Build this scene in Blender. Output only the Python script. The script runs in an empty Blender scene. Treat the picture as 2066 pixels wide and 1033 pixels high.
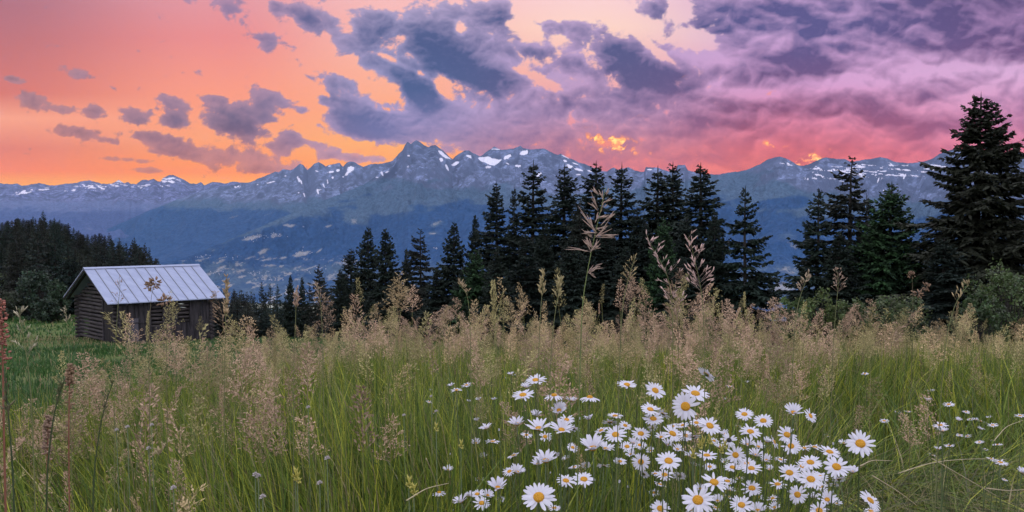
import bpy, math, random
import numpy as np
from mathutils import Vector, Matrix

SC = bpy.context.scene
COL = SC.collection
rng = np.random.default_rng(7)
random.seed(7)

# ------------------------------------------------------------------ camera
F = 1621.0                      # focal length in photo pixels (photo is 2066 wide)
HORIZON = 445.0                 # photo row of the eye level
CAM_Z = 1.0
cam_data = bpy.data.cameras.new('camera')
cam = bpy.data.objects.new('camera', cam_data)
COL.objects.link(cam)
cam_data.sensor_width = 36.0
cam_data.lens = 36.0 * F / 2066.0
cam_data.clip_start = 0.05
cam_data.clip_end = 120000.0
PITCH = math.atan((516.5 - HORIZON) / F)
cam.location = (0, 0, CAM_Z)
cam.rotation_euler = (math.pi / 2 - PITCH, 0, 0)
SC.camera = cam


def uv_of(px, py):
    """photo pixel -> world slopes (x/y, (z-CAM_Z)/y) of the ray"""
    a = (np.asarray(px, float) - 1033.0) / F
    b = (516.5 - np.asarray(py, float)) / F
    c, s = math.cos(PITCH), math.sin(PITCH)
    fy = c + b * s
    fz = -s + b * c
    return a / fy, fz / fy


def px_of(x, y, z):
    c, s = math.cos(PITCH), math.sin(PITCH)
    zz = z - CAM_Z
    fw = y * c - zz * s
    up = y * s + zz * c
    return 1033.0 + F * x / fw, 516.5 - F * up / fw


def at(px, py, y):
    u, v = uv_of(px, py)
    return Vector((float(u) * y, y, CAM_Z + float(v) * y))


def lin(c):
    c = np.asarray(c, float) / 255.0
    return np.where(c <= 0.04045, c / 12.92, ((c + 0.055) / 1.055) ** 2.4)


# ------------------------------------------------------------------ world: sunset sky with clouds
world = bpy.data.worlds.new('World')
SC.world = world
world.use_nodes = True


class NT:
    def __init__(self, tree):
        self.t = tree
        self.n = tree.nodes
        self.l = tree.links

    def node(self, kind, **kw):
        nd = self.n.new(kind)
        for k, v in kw.items():
            setattr(nd, k, v)
        return nd

    def put(self, sock, val):
        if isinstance(val, bpy.types.NodeSocket):
            self.l.new(val, sock)
        elif val is not None:
            sock.default_value = val

    def math(self, op, a, b=None, c=None, clamp=False):
        nd = self.node('ShaderNodeMath', operation=op, use_clamp=clamp)
        for i, v in enumerate((a, b, c)):
            if v is not None:
                self.put(nd.inputs[i], v)
        return nd.outputs[0]

    def vmath(self, op, a, b=None, scale=None):
        nd = self.node('ShaderNodeVectorMath', operation=op)
        self.put(nd.inputs[0], a)
        if b is not None:
            self.put(nd.inputs[1], b)
        if scale is not None:
            self.put(nd.inputs['Scale'], scale)
        return nd.outputs['Value'] if op in ('LENGTH', 'DOT_PRODUCT', 'DISTANCE') else nd.outputs['Vector']

    def maprange(self, v, a, b, c=0.0, d=1.0, smooth=True):
        nd = self.node('ShaderNodeMapRange')
        nd.interpolation_type = 'SMOOTHSTEP' if smooth else 'LINEAR'
        nd.clamp = True
        self.put(nd.inputs['Value'], v)
        nd.inputs['From Min'].default_value = a
        nd.inputs['From Max'].default_value = b
        nd.inputs['To Min'].default_value = c
        nd.inputs['To Max'].default_value = d
        return nd.outputs['Result']

    def mix(self, fac, a, b, blend='MIX'):
        nd = self.node('ShaderNodeMix', data_type='RGBA', blend_type=blend)
        nd.clamp_factor = True
        self.put(nd.inputs[0], fac)
        self.put(nd.inputs[6], tuple(a) + (1,) if isinstance(a, (tuple, list, np.ndarray)) and len(a) == 3 else a)
        self.put(nd.inputs[7], tuple(b) + (1,) if isinstance(b, (tuple, list, np.ndarray)) and len(b) == 3 else b)
        return nd.outputs[2]

    def noise(self, vec, scale, detail=4.0, rough=0.55, dist=0.0, dims='3D', color=False):
        nd = self.node('ShaderNodeTexNoise', noise_dimensions=dims)
        if vec is not None:
            self.put(nd.inputs['Vector'], vec)
        nd.inputs['Scale'].default_value = scale
        nd.inputs['Detail'].default_value = detail
        nd.inputs['Roughness'].default_value = rough
        nd.inputs['Distortion'].default_value = dist
        return nd.outputs['Color' if color else 'Fac']

    def mapping(self, vec, loc=(0, 0, 0), rot=(0, 0, 0), scale=(1, 1, 1), kind='POINT'):
        nd = self.node('ShaderNodeMapping', vector_type=kind)
        self.put(nd.inputs['Vector'], vec)
        nd.inputs['Location'].default_value = loc
        nd.inputs['Rotation'].default_value = rot
        nd.inputs['Scale'].default_value = scale
        return nd.outputs['Vector']

    def ramp(self, fac, stops):
        nd = self.node('ShaderNodeValToRGB')
        nd.color_ramp.interpolation = 'LINEAR'
        el = nd.color_ramp.elements
        stops = sorted(stops, key=lambda s: s[0])
        while len(el) < len(stops):
            el.new(0.5)
        for e, (p, c) in zip(el, stops):
            e.position = min(1, max(0, p))
        for e, (p, c) in zip(el, stops):
            e.color = tuple(c) + (1,)
        self.put(nd.inputs['Fac'], fac)
        return nd.outputs['Color']

    def xyz(self, v):
        nd = self.node('ShaderNodeSeparateXYZ')
        self.put(nd.inputs[0], v)
        return nd.outputs

    def comb(self, x, y, z=0.0):
        nd = self.node('ShaderNodeCombineXYZ')
        self.put(nd.inputs[0], x)
        self.put(nd.inputs[1], y)
        self.put(nd.inputs[2], z)
        return nd.outputs[0]


def build_world():
    t = NT(world.node_tree)
    t.n.clear()
    out = t.node('ShaderNodeOutputWorld')
    bg = t.node('ShaderNodeBackground')
    t.l.new(bg.outputs[0], out.inputs[0])
    st = t.node('ShaderNodeTexSky', sky_type='NISHITA')
    st.sun_disc = False
    st.sun_elevation = math.radians(0.5)
    st.sun_rotation = math.radians(8)
    t.l.new(st.outputs[0], bg.inputs['Color'])
    bg.inputs['Strength'].default_value = 0.05


sun_data = bpy.data.lights.new('afterglow', 'SUN')
sun_data.energy = 1.0
sun_data.angle = math.radians(35)
sun_data.color = (1.0, 0.86, 0.80)
sun = bpy.data.objects.new('afterglow', sun_data)
COL.objects.link(sun)
sun.rotation_euler = (math.radians(62), 0, math.radians(-62))      # soft light from the left, over the shoulder

build_world()      # twilight air outside the cloud-carrying sky dome built below

SC.view_settings.view_transform = 'Standard'
SC.view_settings.look = 'None'
SC.view_settings.exposure = 0.0
SC.view_settings.gamma = 1.0
SC.view_settings.use_curve_mapping = False
SC.cycles.max_bounces = 6
SC.cycles.diffuse_bounces = 3
SC.cycles.transmission_bounces = 4
SC.cycles.transparent_max_bounces = 8
SC.cycles.volume_bounces = 0
SC.cycles.use_denoising = True
SC.cycles.use_adaptive_sampling = False


# ------------------------------------------------------------------ helpers
def tag(o, label=None, cat=None, group=None, kind=None):
    if label:
        o['label'] = label
    if cat:
        o['category'] = cat
    if group:
        o['group'] = group
    if kind:
        o['kind'] = kind
    return o


def mesh_np(name, verts, faces, mats=(), parent=None, attrs=None, smooth=False, mat_index=None, link=True):
    """verts (n,3); faces: list of (m,k) int arrays"""
    me = bpy.data.meshes.new(name)
    verts = np.asarray(verts, np.float32)
    faces = [np.asarray(f, np.int32) for f in faces if len(f)]
    nl = sum(f.size for f in faces)
    nf = sum(len(f) for f in faces)
    me.vertices.add(len(verts))
    me.vertices.foreach_set('co', verts.ravel())
    me.loops.add(nl)
    me.loops.foreach_set('vertex_index', np.concatenate([f.ravel() for f in faces]).astype(np.int32))
    me.polygons.add(nf)
    starts, k = [], 0
    for f in faces:
        starts.append(k + np.arange(len(f), dtype=np.int32) * f.shape[1])
        k += f.size
    me.polygons.foreach_set('loop_start', np.concatenate(starts).astype(np.int32))
    if mat_index is not None:
        me.polygons.foreach_set('material_index', np.asarray(mat_index, np.int32))
    me.polygons.foreach_set('use_smooth', np.full(nf, bool(smooth)))
    for an, arr in (attrs or {}).items():
        arr = np.asarray(arr, np.float32)
        if arr.ndim == 1:
            a = me.attributes.new(an, 'FLOAT', 'POINT')
            a.data.foreach_set('value', arr)
        else:
            if arr.shape[1] == 3:
                arr = np.concatenate([arr, np.ones((len(arr), 1), np.float32)], 1)
            a = me.attributes.new(an, 'FLOAT_COLOR', 'POINT')
            a.data.foreach_set('color', arr.ravel())
    me.update(calc_edges=True)
    me.validate()
    for m in mats:
        me.materials.append(m)
    if not link:
        return me
    o = bpy.data.objects.new(name, me)
    COL.objects.link(o)
    if parent is not None:
        o.parent = parent
    return o


def empty(name, loc, rot=(0, 0, 0), scale=(1, 1, 1)):
    o = bpy.data.objects.new(name, None)
    COL.objects.link(o)
    o.location = loc
    o.rotation_euler = rot
    o.scale = scale
    o.empty_display_size = 0.1
    return o


class MB:
    """collects simple solids into one mesh"""

    def __init__(self):
        self.v, self.f4, self.f3, self.n = [], [], [], 0

    def add(self, v, f4=(), f3=()):
        v = np.asarray(v, float)
        self.v.append(v)
        if len(f4):
            self.f4.append(np.asarray(f4, int) + self.n)
        if len(f3):
            self.f3.append(np.asarray(f3, int) + self.n)
        self.n += len(v)

    def hexa(self, c):
        """8 corners: bottom 0-3 ccw, top 4-7"""
        self.add(c, [(0, 3, 2, 1), (4, 5, 6, 7), (0, 1, 5, 4), (1, 2, 6, 5), (2, 3, 7, 6), (3, 0, 4, 7)])

    def box(self, lo, hi, M=None):
        (a, b, c), (d, e, f) = lo, hi
        p = np.array([(a, b, c), (d, b, c), (d, e, c), (a, e, c), (a, b, f), (d, b, f), (d, e, f), (a, e, f)], float)
        if M is not None:
            p = M(p)
        self.hexa(p)

    def tube(self, pts, rad, n=6, cap=True):
        pts = np.asarray(pts, float)
        rad = np.broadcast_to(np.asarray(rad, float), (len(pts),))
        tg = np.gradient(pts, axis=0)
        tg /= np.linalg.norm(tg, axis=1)[:, None] + 1e-12
        ref = np.array([0.0, 0, 1]) if abs(tg[0][2]) < 0.8 else np.array([0.0, 1, 0])
        rings = []
        for p, d, r in zip(pts, tg, rad):
            a = np.cross(d, ref)
            a /= np.linalg.norm(a) + 1e-12
            b = np.cross(d, a)
            th = np.arange(n) * 2 * math.pi / n
            rings.append(p + r * (np.cos(th)[:, None] * a + np.sin(th)[:, None] * b))
        v = np.concatenate(rings)
        q = []
        for i in range(len(pts) - 1):
            for k in range(n):
                k2 = (k + 1) % n
                q.append((i * n + k, i * n + k2, (i + 1) * n + k2, (i + 1) * n + k))
        f3 = []
        if cap:
            c0 = len(v)
            v = np.concatenate([v, pts[:1], pts[-1:]])
            for k in range(n):
                k2 = (k + 1) % n
                f3.append((c0, k2, k))
                f3.append((c0 + 1, (len(pts) - 1) * n + k, (len(pts) - 1) * n + k2))
        self.add(v, q, f3)

    def build(self, name, mat, parent=None, smooth=False, link=True, attrs=None):
        v = np.concatenate(self.v)
        fs = []
        if self.f4:
            fs.append(np.concatenate(self.f4))
        if self.f3:
            fs.append(np.concatenate(self.f3))
        mats = mat if isinstance(mat, (list, tuple)) else [mat]
        return mesh_np(name, v, fs, mats, parent, smooth=smooth, link=link, attrs=attrs)


def vnoise(x, y, seed=0):
    x = np.asarray(x, float)
    y = np.asarray(y, float)
    ix, iy = np.floor(x), np.floor(y)
    fx, fy = x - ix, y - iy
    fx = fx * fx * fx * (fx * (fx * 6 - 15) + 10)
    fy = fy * fy * fy * (fy * (fy * 6 - 15) + 10)
    a, b = _hash(ix, iy, seed), _hash(ix + 1, iy, seed)
    c, d = _hash(ix, iy + 1, seed), _hash(ix + 1, iy + 1, seed)
    return (a + (b - a) * fx) * (1 - fy) + (c + (d - c) * fx) * fy


def fbm(x, y, octv=5, gain=0.5, seed=0):
    s, a, tot = 0.0, 1.0, 0.0
    for o in range(octv):
        s = s + a * (vnoise(x, y, seed + o * 17) * 2 - 1)
        tot += a
        a *= gain
        x, y = x * 2.03 + 13.7, y * 2.03 + 7.1
    return s / tot


def ridged(x, y, octv=6, gain=0.55, seed=0):
    s, a, tot, w = 0.0, 1.0, 0.0, 1.0
    for o in range(octv):
        n = 1 - np.abs(vnoise(x, y, seed + o * 31) * 2 - 1)
        n = n * n
        s = s + a * n * w
        w = np.clip(n * 1.6, 0, 1)
        tot += a
        a *= gain
        x, y = x * 2.07 + 3.1, y * 2.07 + 11.9
    return s / tot





# ------------------------------------------------------------------ materials
def new_mat(name):
    m = bpy.data.materials.new(name)
    m.use_nodes = True
    t = NT(m.node_tree)
    bsdf = t.n.get('Principled BSDF')
    return m, t, bsdf


def leaf_mat(name, attr='col', trans=0.3, rough=0.6, vary=0.25, spec=0.25, nscale=30.0):
    m, t, b = new_mat(name)
    a = t.node('ShaderNodeAttribute', attribute_name=attr).outputs['Color']
    pos = t.node('ShaderNodeTexCoord').outputs['Object']
    n = t.noise(pos, nscale, 3.0)
    f = t.maprange(n, 0.3, 0.7, 1 - vary, 1 + vary, smooth=False)
    c = t.vmath('SCALE', a, scale=f)
    t.put(b.inputs['Base Color'], c)
    b.inputs['Roughness'].default_value = rough
    b.inputs['Specular IOR Level'].default_value = spec
    if trans > 0:
        tr = t.node('ShaderNodeBsdfTranslucent')
        t.put(tr.inputs['Color'], c)
        mx = t.node('ShaderNodeMixShader')
        mx.inputs[0].default_value = trans
        t.l.new(b.outputs[0], mx.inputs[1])
        t.l.new(tr.outputs[0], mx.inputs[2])
        t.l.new(mx.outputs[0], t.n['Material Output'].inputs['Surface'])
    return m


# ------------------------------------------------------------------ sky dome and evening haze
SKY_OVERHEAD = (2.05, 2.05, 2.40)     # unseen sky above and behind, made extra bright to light the foreground
SKY_R = 90000.0
HAZE_COLOR = (0.36, 0.58, 0.98)
HAZE_DENSITY = 0.85e-5


def _hash(ix, iy, seed):
    n = (ix.astype(np.int64) * 374761393 + iy.astype(np.int64) * 668265263 + seed * 974634777) & 0xffffffff
    n = ((n ^ (n >> 13)) * 1274126177) & 0xffffffff
    n = n ^ (n >> 16)
    return (n & 0xffff).astype(float) / 65535.0


def sstep(a, b, x):
    t = np.clip((np.asarray(x, float) - a) / (b - a), 0, 1)
    return t * t * (3 - 2 * t)


def gnoise(x, y, seed=0):
    """gradient noise, about -1..1"""
    ix, iy = np.floor(x), np.floor(y)
    fx, fy = x - ix, y - iy

    def gr(a, b, dx, dy):
        h = _hash(a, b, seed) * 6.2831853
        return np.cos(h) * dx + np.sin(h) * dy
    u = fx * fx * fx * (fx * (fx * 6 - 15) + 10)
    v = fy * fy * fy * (fy * (fy * 6 - 15) + 10)
    a, b = gr(ix, iy, fx, fy), gr(ix + 1, iy, fx - 1, fy)
    c, d = gr(ix, iy + 1, fx, fy - 1), gr(ix + 1, iy + 1, fx - 1, fy - 1)
    return 1.5 * ((a + (b - a) * u) * (1 - v) + (c + (d - c) * u) * v)


def gfbm(x, y, octv, gain=0.5, seed=0, billow=False):
    s, a, tot = 0.0, 1.0, 0.0
    for o in range(octv):
        n = gnoise(x, y, seed + o * 13)
        s = s + a * (np.abs(n) * 2 - 0.62 if billow else n)
        tot += a
        a *= gain
        x, y = x * 1.9 * 0.94 + y * 1.9 * 0.34 + 5.3, -x * 1.9 * 0.34 + y * 1.9 * 0.94 + 9.1
    return s / tot


def cloud_fields(px, py, cover, deck, gaps, relief, tone):
    """density of the cloud and the darkness of its body, by azimuth and elevation (given in photo pixels)"""
    yy = -(330 - py) / 100.0 * 1.25 - 0.35 * np.log1p(np.clip(py, -400, 420).clip(-400, 420) / 420.0 * 0 + np.clip((py - 120) / 150.0, 0, 3))
    X = px / 100.0 + 0.20 * yy
    Y = yy * 1.15 - 0.24 * px / 100.0
    wx, wy = gfbm(X * 1.1, Y * 1.1, 3, .5, 3), gfbm(X * 1.1 + 40, Y * 1.1, 3, .5, 4)
    Xw, Yw = X + 0.20 * wx, Y + 0.20 * wy
    bil = gfbm(Xw * 1.5, Yw * 1.5, 5, .55, 11, True)
    fine = gfbm(Xw * 4.2, Yw * 4.2, 5, .62, 21)
    big = gfbm(Xw * 0.55, Yw * 0.8, 4, .5, 31)
    right = sstep(1150, 1550, px)
    base = np.maximum(cover, deck) - gaps
    dens = base + 0.62 * bil + (0.58 - 0.16 * right) * fine + 0.20 * big
    core = base + 0.50 * bil + 0.30 * big + 0.10 * fine
    # relief of the billows: lighter on the upper left of each puff
    d = 0.05
    bil2 = gfbm((Xw - d * .7) * 1.5, (Yw - d) * 1.5, 4, .5, 11, True)
    bilc = gfbm(Xw * 1.5, Yw * 1.5, 4, .5, 11, True)
    rel = (bilc - bil2)
    mask = sstep(0.30, 0.66, dens)
    bl = 0.10 + 0.60 * sstep(0.50, 1.25, core) - 0.62 * rel + 0.20 * fine + 0.25 * big
    soft = gfbm(Xw * 0.8 + 7, Yw * 0.9, 3, .45, 41, True)
    soft2 = gfbm((Xw - .07) * 0.8 + 7, (Yw - .11) * 0.9, 3, .45, 41, True)
    br = 0.47 + 0.55 * big + 0.30 * soft - 1.15 * (soft - soft2) - 0.30 * rel + 0.16 * fine
    body = bl * (1 - right) + br * right + tone - 0.25 * relief * (1 - right)
    return mask, np.clip(body, 0, 1), fine, bil


def sky_grad(px, py, tab):
    """colours given down a few columns of the sky, blended smoothly"""
    keys = sorted(tab)
    cols = []
    for k in keys:
        st = sorted(tab[k])
        ys = np.array([a for a, _ in st], float)
        cs = np.array([lin(c) for _, c in st])
        cols.append(np.stack([np.interp(py, ys, cs[:, i]) for i in range(3)], -1))
    out = cols[0].copy()
    for (a, b), c in zip(zip(keys, keys[1:]), cols[1:]):
        w = np.clip((px - a) / (b - a), 0, 1)
        w = (w * w * (3 - 2 * w))[..., None]
        out = out * (1 - w) + c * w
    return out


def blobs(px, py, lst, power=2.0):
    m = np.zeros(px.shape)
    for (cx, cy, rx, ry, rot, w) in lst:
        c, s = math.cos(math.radians(rot)), math.sin(math.radians(rot))
        dx, dy = px - cx, py - cy
        a, b = (dx * c + dy * s) / rx, (-dx * s + dy * c) / ry
        q = np.sqrt(a * a + b * b)
        k = np.clip((1.35 - q) / 1.25, 0, 1)
        m = m + w * k * k * (3 - 2 * k)
    return m


def build_sky():
    az = np.concatenate([np.linspace(-40, 40, 1300), np.linspace(40, 320, 142)[1:-1]])
    ev = np.concatenate([np.linspace(-30, -2, 6)[:-1], np.linspace(-2, 19, 380), np.linspace(19, 90, 40)[1:]])
    A, E_ = np.meshgrid(np.radians(az), np.radians(ev), indexing='ij')
    X, Y, Z = np.cos(E_) * np.sin(A), np.cos(E_) * np.cos(A), np.sin(E_)
    yc = np.maximum(Y, 0.12)
    u, v = X / yc, Z / yc
    px = 1033 + F * u
    py = HORIZON - F * v
    light = {
        0: [(385, (250, 170, 100)), (366, (250, 158, 92)), (345, (244, 132, 98)), (300, (226, 128, 112)), (240, (246, 162, 136)), (190, (216, 122, 114)), (80, (192, 116, 122)), (0, (176, 116, 132))],
        450: [(375, (255, 172, 60)), (348, (252, 146, 84)), (280, (250, 162, 120)), (180, (248, 154, 132)), (80, (234, 142, 142)), (0, (226, 152, 162))],
        800: [(340, (252, 162, 100)), (290, (252, 174, 112)), (220, (252, 170, 132)), (120, (250, 180, 162)), (0, (246, 188, 188))],
        1200: [(345, (240, 128, 114)), (300, (238, 134, 122)), (240, (226, 152, 166)), (150, (240, 178, 174)), (60, (253, 212, 198)), (0, (250, 208, 210))],
        1600: [(345, (242, 124, 112)), (300, (230, 118, 122)), (250, (218, 124, 148)), (180, (218, 156, 194)), (80, (214, 176, 214)), (0, (204, 166, 208))],
        2066: [(320, (232, 112, 136)), (250, (214, 136, 170)), (150, (218, 166, 206)), (60, (194, 146, 192)), (0, (172, 136, 180))],
    }
    dark = {
        0: [(340, (158, 92, 90)), (280, (126, 96, 112)), (120, (118, 100, 126))],
        450: [(350, (165, 98, 98)), (310, (136, 98, 118)), (220, (100, 96, 130)), (50, (112, 106, 148))],
        800: [(320, (138, 120, 156)), (265, (112, 114, 162)), (180, (78, 96, 142)), (100, (78, 92, 138)), (0, (94, 102, 146))],
        1200: [(330, (166, 106, 132)), (250, (128, 104, 146)), (170, (96, 90, 134)), (80, (84, 90, 136)), (0, (90, 94, 142))],
        1600: [(335, (198, 92, 104)), (260, (156, 84, 114)), (180, (116, 84, 128)), (80, (94, 88, 140)), (0, (92, 88, 140))],
        2066: [(320, (168, 88, 120)), (200, (134, 92, 138)), (60, (98, 78, 126)), (0, (92, 76, 122))],
    }
    lit = {
        0: [(340, (200, 122, 108)), (200, (182, 130, 136)), (0, (172, 128, 148))],
        450: [(340, (206, 132, 122)), (250, (166, 130, 150)), (50, (178, 140, 168))],
        800: [(330, (196, 150, 168)), (250, (168, 152, 196)), (150, (158, 152, 194)), (0, (172, 158, 194))],
        1200: [(340, (226, 124, 128)), (290, (212, 138, 152)), (230, (192, 152, 188)), (120, (188, 158, 200)), (0, (194, 168, 204))],
        1600: [(345, (238, 124, 116)), (300, (226, 116, 126)), (250, (222, 132, 160)), (170, (214, 160, 206)), (60, (204, 166, 212)), (0, (196, 160, 206))],
        2066: [(320, (228, 120, 142)), (250, (216, 142, 178)), (150, (218, 172, 214)), (60, (188, 146, 194)), (0, (168, 134, 182))],
    }
    L = sky_grad(px, py, light)
    D = sky_grad(px, py, dark)
    I = sky_grad(px, py, lit)
    # the evening air in front of the sky takes away and adds a little; the sky behind it shines accordingly
    path = np.minimum(26500.0, 1720.0 / np.maximum(v, 1e-3))
    T_ = np.exp(-HAZE_DENSITY * path[..., None] * np.array(HAZE_COLOR))
    J_ = np.array([0.45, 0.45, 0.58])
    L, D, I = (np.clip((k - J_ * (1 - T_)) / T_, 0.004, 4) for k in (L, D, I))
    clouds = [
        (75, 208, 42, 24, 0, 1.2), (135, 222, 42, 12, 5, 1.0), (200, 229, 28, 20, 10, 1.15), (160, 268, 70, 16, 8, 1.1),
        (228, 286, 30, 8, 12, .8), (280, 236, 52, 24, 8, 1.1), (356, 245, 32, 22, 0, 1), (352, 208, 48, 22, 12, 1.05),
        (322, 282, 80, 18, 10, 1.1), (475, 254, 100, 32, 18, 1.15), (505, 226, 96, 20, 12, 1.15), (545, 199, 58, 24, 14, 1.25),
        (155, 149, 38, 16, 6, .95), (36, 162, 32, 9, 8, 1.0), (430, 200, 34, 10, 8, .9), (235, 180, 18, 5, 35, .5),
        (470, 318, 170, 30, 6, .95), (360, 305, 60, 16, 8, .7), (250, 322, 70, 7, 4, .9), (292, 344, 50, 8, 3, .95), (580, 345, 90, 12, 2, .7),
        (592, 285, 26, 28, 40, 1.0), (560, 300, 30, 12, 20, .6),
        (680, 168, 48, 26, 15, 1.1), (662, 205, 30, 12, 8, 1.0), (705, 222, 46, 30, 10, 1.1), (650, 300, 50, 18, 15, .85), (720, 320, 90, 12, 2, .9), (620, 225, 16, 10, 0, .8), (730, 195, 40, 14, 20, .6),
        (625, 38, 62, 36, 20, 1.1), (545, 88, 34, 30, 40, 1.0), (470, 18, 54, 36, 25, .9), (390, 5, 24, 16, 30, .8), (560, 20, 28, 16, 20, .95), (590, 100, 20, 10, 20, .7), (690, 60, 40, 20, 10, .7),
        (750, 40, 60, 34, 10, .75), (715, 88, 60, 18, 8, .85), (745, 70, 34, 30, 0, .4),
        (770, 128, 100, 30, 22, .9), (850, 182, 78, 44, 28, 1.15),
        (880, 96, 140, 54, 14, 1.1), (960, 140, 130, 48, 14, 1.05), (960, 44, 84, 56, 10, .9), (860, 34, 80, 44, 5, .7), (1010, 25, 40, 44, 0, .7),
        (1060, 105, 120, 34, 8, .9), (1250, 120, 120, 66, 32, 1.05), (1330, 155, 80, 42, 20, .8), (1120, 58, 70, 24, 4, .8), (1320, 30, 70, 46, 10, .85),
        (930, 248, 250, 58, 0, .95), (760, 255, 110, 42, 4, 1), (1020, 275, 190, 46, 3, .8), (1120, 200, 200, 56, 8, .8),
    ]
    cover = np.minimum(blobs(px, py, clouds), 1.35)
    relief = np.clip(cover - blobs(px - 12, py - 26, clouds), -1, 1)
    edge = np.interp(py, [-200, 0, 60, 110, 170, 240, 300, 340], [1330, 1330, 1270, 1120, 960, 820, 850, 1010])
    deck = 0.90 * sstep(-90, 130, px - edge) + 0.40 * sstep(1420, 1560, px)
    gaps = blobs(px, py, [(1130, 12, 100, 34, 0, .9), (1400, 84, 56, 24, 8, 1.0), (1372, 26, 34, 34, 0, .8), (1270, 50, 70, 20, 10, .7), (1225, 290, 34, 12, 0, .5),
                          (1090, 165, 60, 12, 25, .8), (1190, 125, 34, 14, 30, .5), (1330, 112, 60, 12, 35, .9), (1310, 75, 40, 14, 20, .6), (895, 178, 18, 34, -20, .8),
                          (930, 60, 14, 20, 0, .8), (1240, 165, 24, 30, 40, .5), (820, 138, 70, 8, 25, .6), (700, 150, 40, 12, 25, .4), (790, 225, 40, 8, 10, .5), (810, 80, 30, 16, 20, .3), (1060, 60, 40, 14, 20, .5), (1150, 245, 60, 8, 5, .3)])
    dark_b = blobs(px, py, [(1640, 120, 150, 50, 3, .50), (1780, 70, 180, 50, 5, .45), (1970, 70, 120, 60, 0, .50), (1570, 40, 110, 36, 0, .40), (1830, 20, 200, 30, 0, .25), (1440, 45, 60, 34, 10, .3),
                            (1610, 145, 90, 26, 10, .4), (1340, 160, 80, 40, 20, .45), (1480, 155, 60, 30, 0, .25), (1660, 232, 280, 16, 3, .35), (1400, 248, 190, 16, 4, .35), (1290, 205, 120, 20, 10, .3), (1500, 212, 120, 14, 4, .25), (1350, 270, 120, 9, 3, .25), (1900, 255, 160, 12, 2, .25),
                            (880, 90, 80, 34, 20, .35), (950, 150, 110, 34, 22, .5), (840, 190, 70, 28, 30, .5), (1080, 112, 80, 18, 8, .5), (1250, 130, 90, 40, 35, .45), (1320, 30, 50, 30, 0, .5), (1030, 50, 40, 40, 0, .3), (1120, 60, 40, 14, 0, .3),
                            (750, 255, 70, 26, 4, .35), (625, 40, 44, 24, 20, .4), (740, 80, 40, 20, 10, .35), (480, 255, 80, 22, 18, .25), (1130, 205, 90, 16, 8, .35), (1010, 190, 60, 16, 10, .25)])
    light_b = blobs(px, py, [(1760, 165, 230, 26, -6, .40), (1560, 95, 60, 20, 0, .35), (1880, 84, 36, 14, 10, .6), (1420, 120, 70, 30, 0, .4), (1860, 115, 60, 18, -10, .4), (1720, 118, 60, 12, 5, .25),
                             (1980, 150, 100, 50, 0, .3), (1662, 84, 34, 10, 0, .6), (1530, 190, 100, 14, 0, .3), (1380, 215, 70, 14, 0, .2), (1960, 215, 60, 40, 0, .25), (1500, 300, 200, 14, 0, .2), (1700, 290, 120, 16, 0, .25),
                             (930, 250, 180, 40, 0, .3), (1000, 125, 40, 20, 0, .35), (1140, 160, 60, 24, 10, .4), (1060, 200, 50, 16, 0, .3), (1200, 175, 40, 20, 0, .25), (960, 215, 70, 18, 10, .25), (900, 130, 40, 12, 20, .2), (470, 322, 150, 18, 6, .3)])
    fire = blobs(px, py, [(1225, 291, 60, 20, 5, 2.0), (1300, 312, 46, 8, 12, .75), (1560, 291, 30, 8, 5, 1.4), (1618, 331, 66, 13, -22, 1.9), (1540, 328, 20, 5, -25, .8), (1625, 312, 16, 5, 45, .7),
                          (505, 296, 28, 5, 12, .8), (1200, 262, 40, 10, 0, .3), (1800, 292, 40, 14, 0, .2), (1290, 235, 12, 6, 0, .6), (1382, 162, 10, 8, 0, .7), (1551, 190, 14, 6, 0, .7), (760, 308, 60, 20, 0, .5), (480, 362, 60, 8, 0, .5), (50, 364, 70, 4, 3, .35)])
    over = np.maximum(sstep(0.40, 1.0, v), sstep(0.45, 0.0, Y) * 0 + (1 - sstep(0.0, 0.45, Y)))
    m, t, b = new_mat('sky')
    t.n.remove(b)
    out = t.n['Material Output']
    em = t.node('ShaderNodeEmission')
    t.l.new(em.outputs[0], out.inputs['Surface'])
    at_ = lambda n, c=False: t.node('ShaderNodeAttribute', attribute_name=n).outputs['Color' if c else 'Fac']
    d = t.vmath('NORMALIZE', t.node('ShaderNodeNewGeometry').outputs['Position'])
    x, y, z = t.xyz(d)
    ycn = t.math('MAXIMUM', y, 0.12)
    P = t.comb(t.math('DIVIDE', x, ycn), t.math('DIVIDE', z, ycn), 0.0)
    Q = t.mapping(P, rot=(0, 0, math.radians(13)), scale=(1.0, 1.7, 1.0))
    n3 = t.noise(Q, 95.0, 4.0, 0.6, dims='2D')
    cen = lambda n, k: t.math('MULTIPLY', t.math('SUBTRACT', n, 0.5), k)
    mask = at_('mask')
    # fine ragged detail only where the cloud edge is
    edge_w = t.math('MULTIPLY', t.math('MULTIPLY', mask, t.math('SUBTRACT', 1.0, mask)), 4.0)
    mask = t.math('ADD', mask, t.math('MULTIPLY', edge_w, cen(n3, 1.3)), clamp=True)
    body = t.math('ADD', at_('body'), cen(n3, 0.22), clamp=True)
    cc = t.mix(body, at_('lit', True), at_('cloud', True))
    c = t.mix(mask, at_('clear', True), cc)
    fm = t.math('MULTIPLY', at_('fire'), t.maprange(n3, 0.35, 0.7, 0.55, 1.0), clamp=True)
    c = t.mix(t.maprange(fm, 0.0, 0.65), c, tuple(lin((255, 150, 84))))
    c = t.mix(t.maprange(fm, 0.45, 1.0), c, tuple(lin((255, 218, 120)) * 1.2))
    soft = t.noise(d, 2.2, 3.0, 0.5)
    oc = t.mix(t.maprange(soft, 0.35, 0.65), SKY_OVERHEAD, tuple(0.72 * k for k in SKY_OVERHEAD))
    c = t.mix(at_('over'), c, oc)
    t.put(em.inputs['Color'], c)
    m.cycles.emission_sampling = 'NONE'
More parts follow.
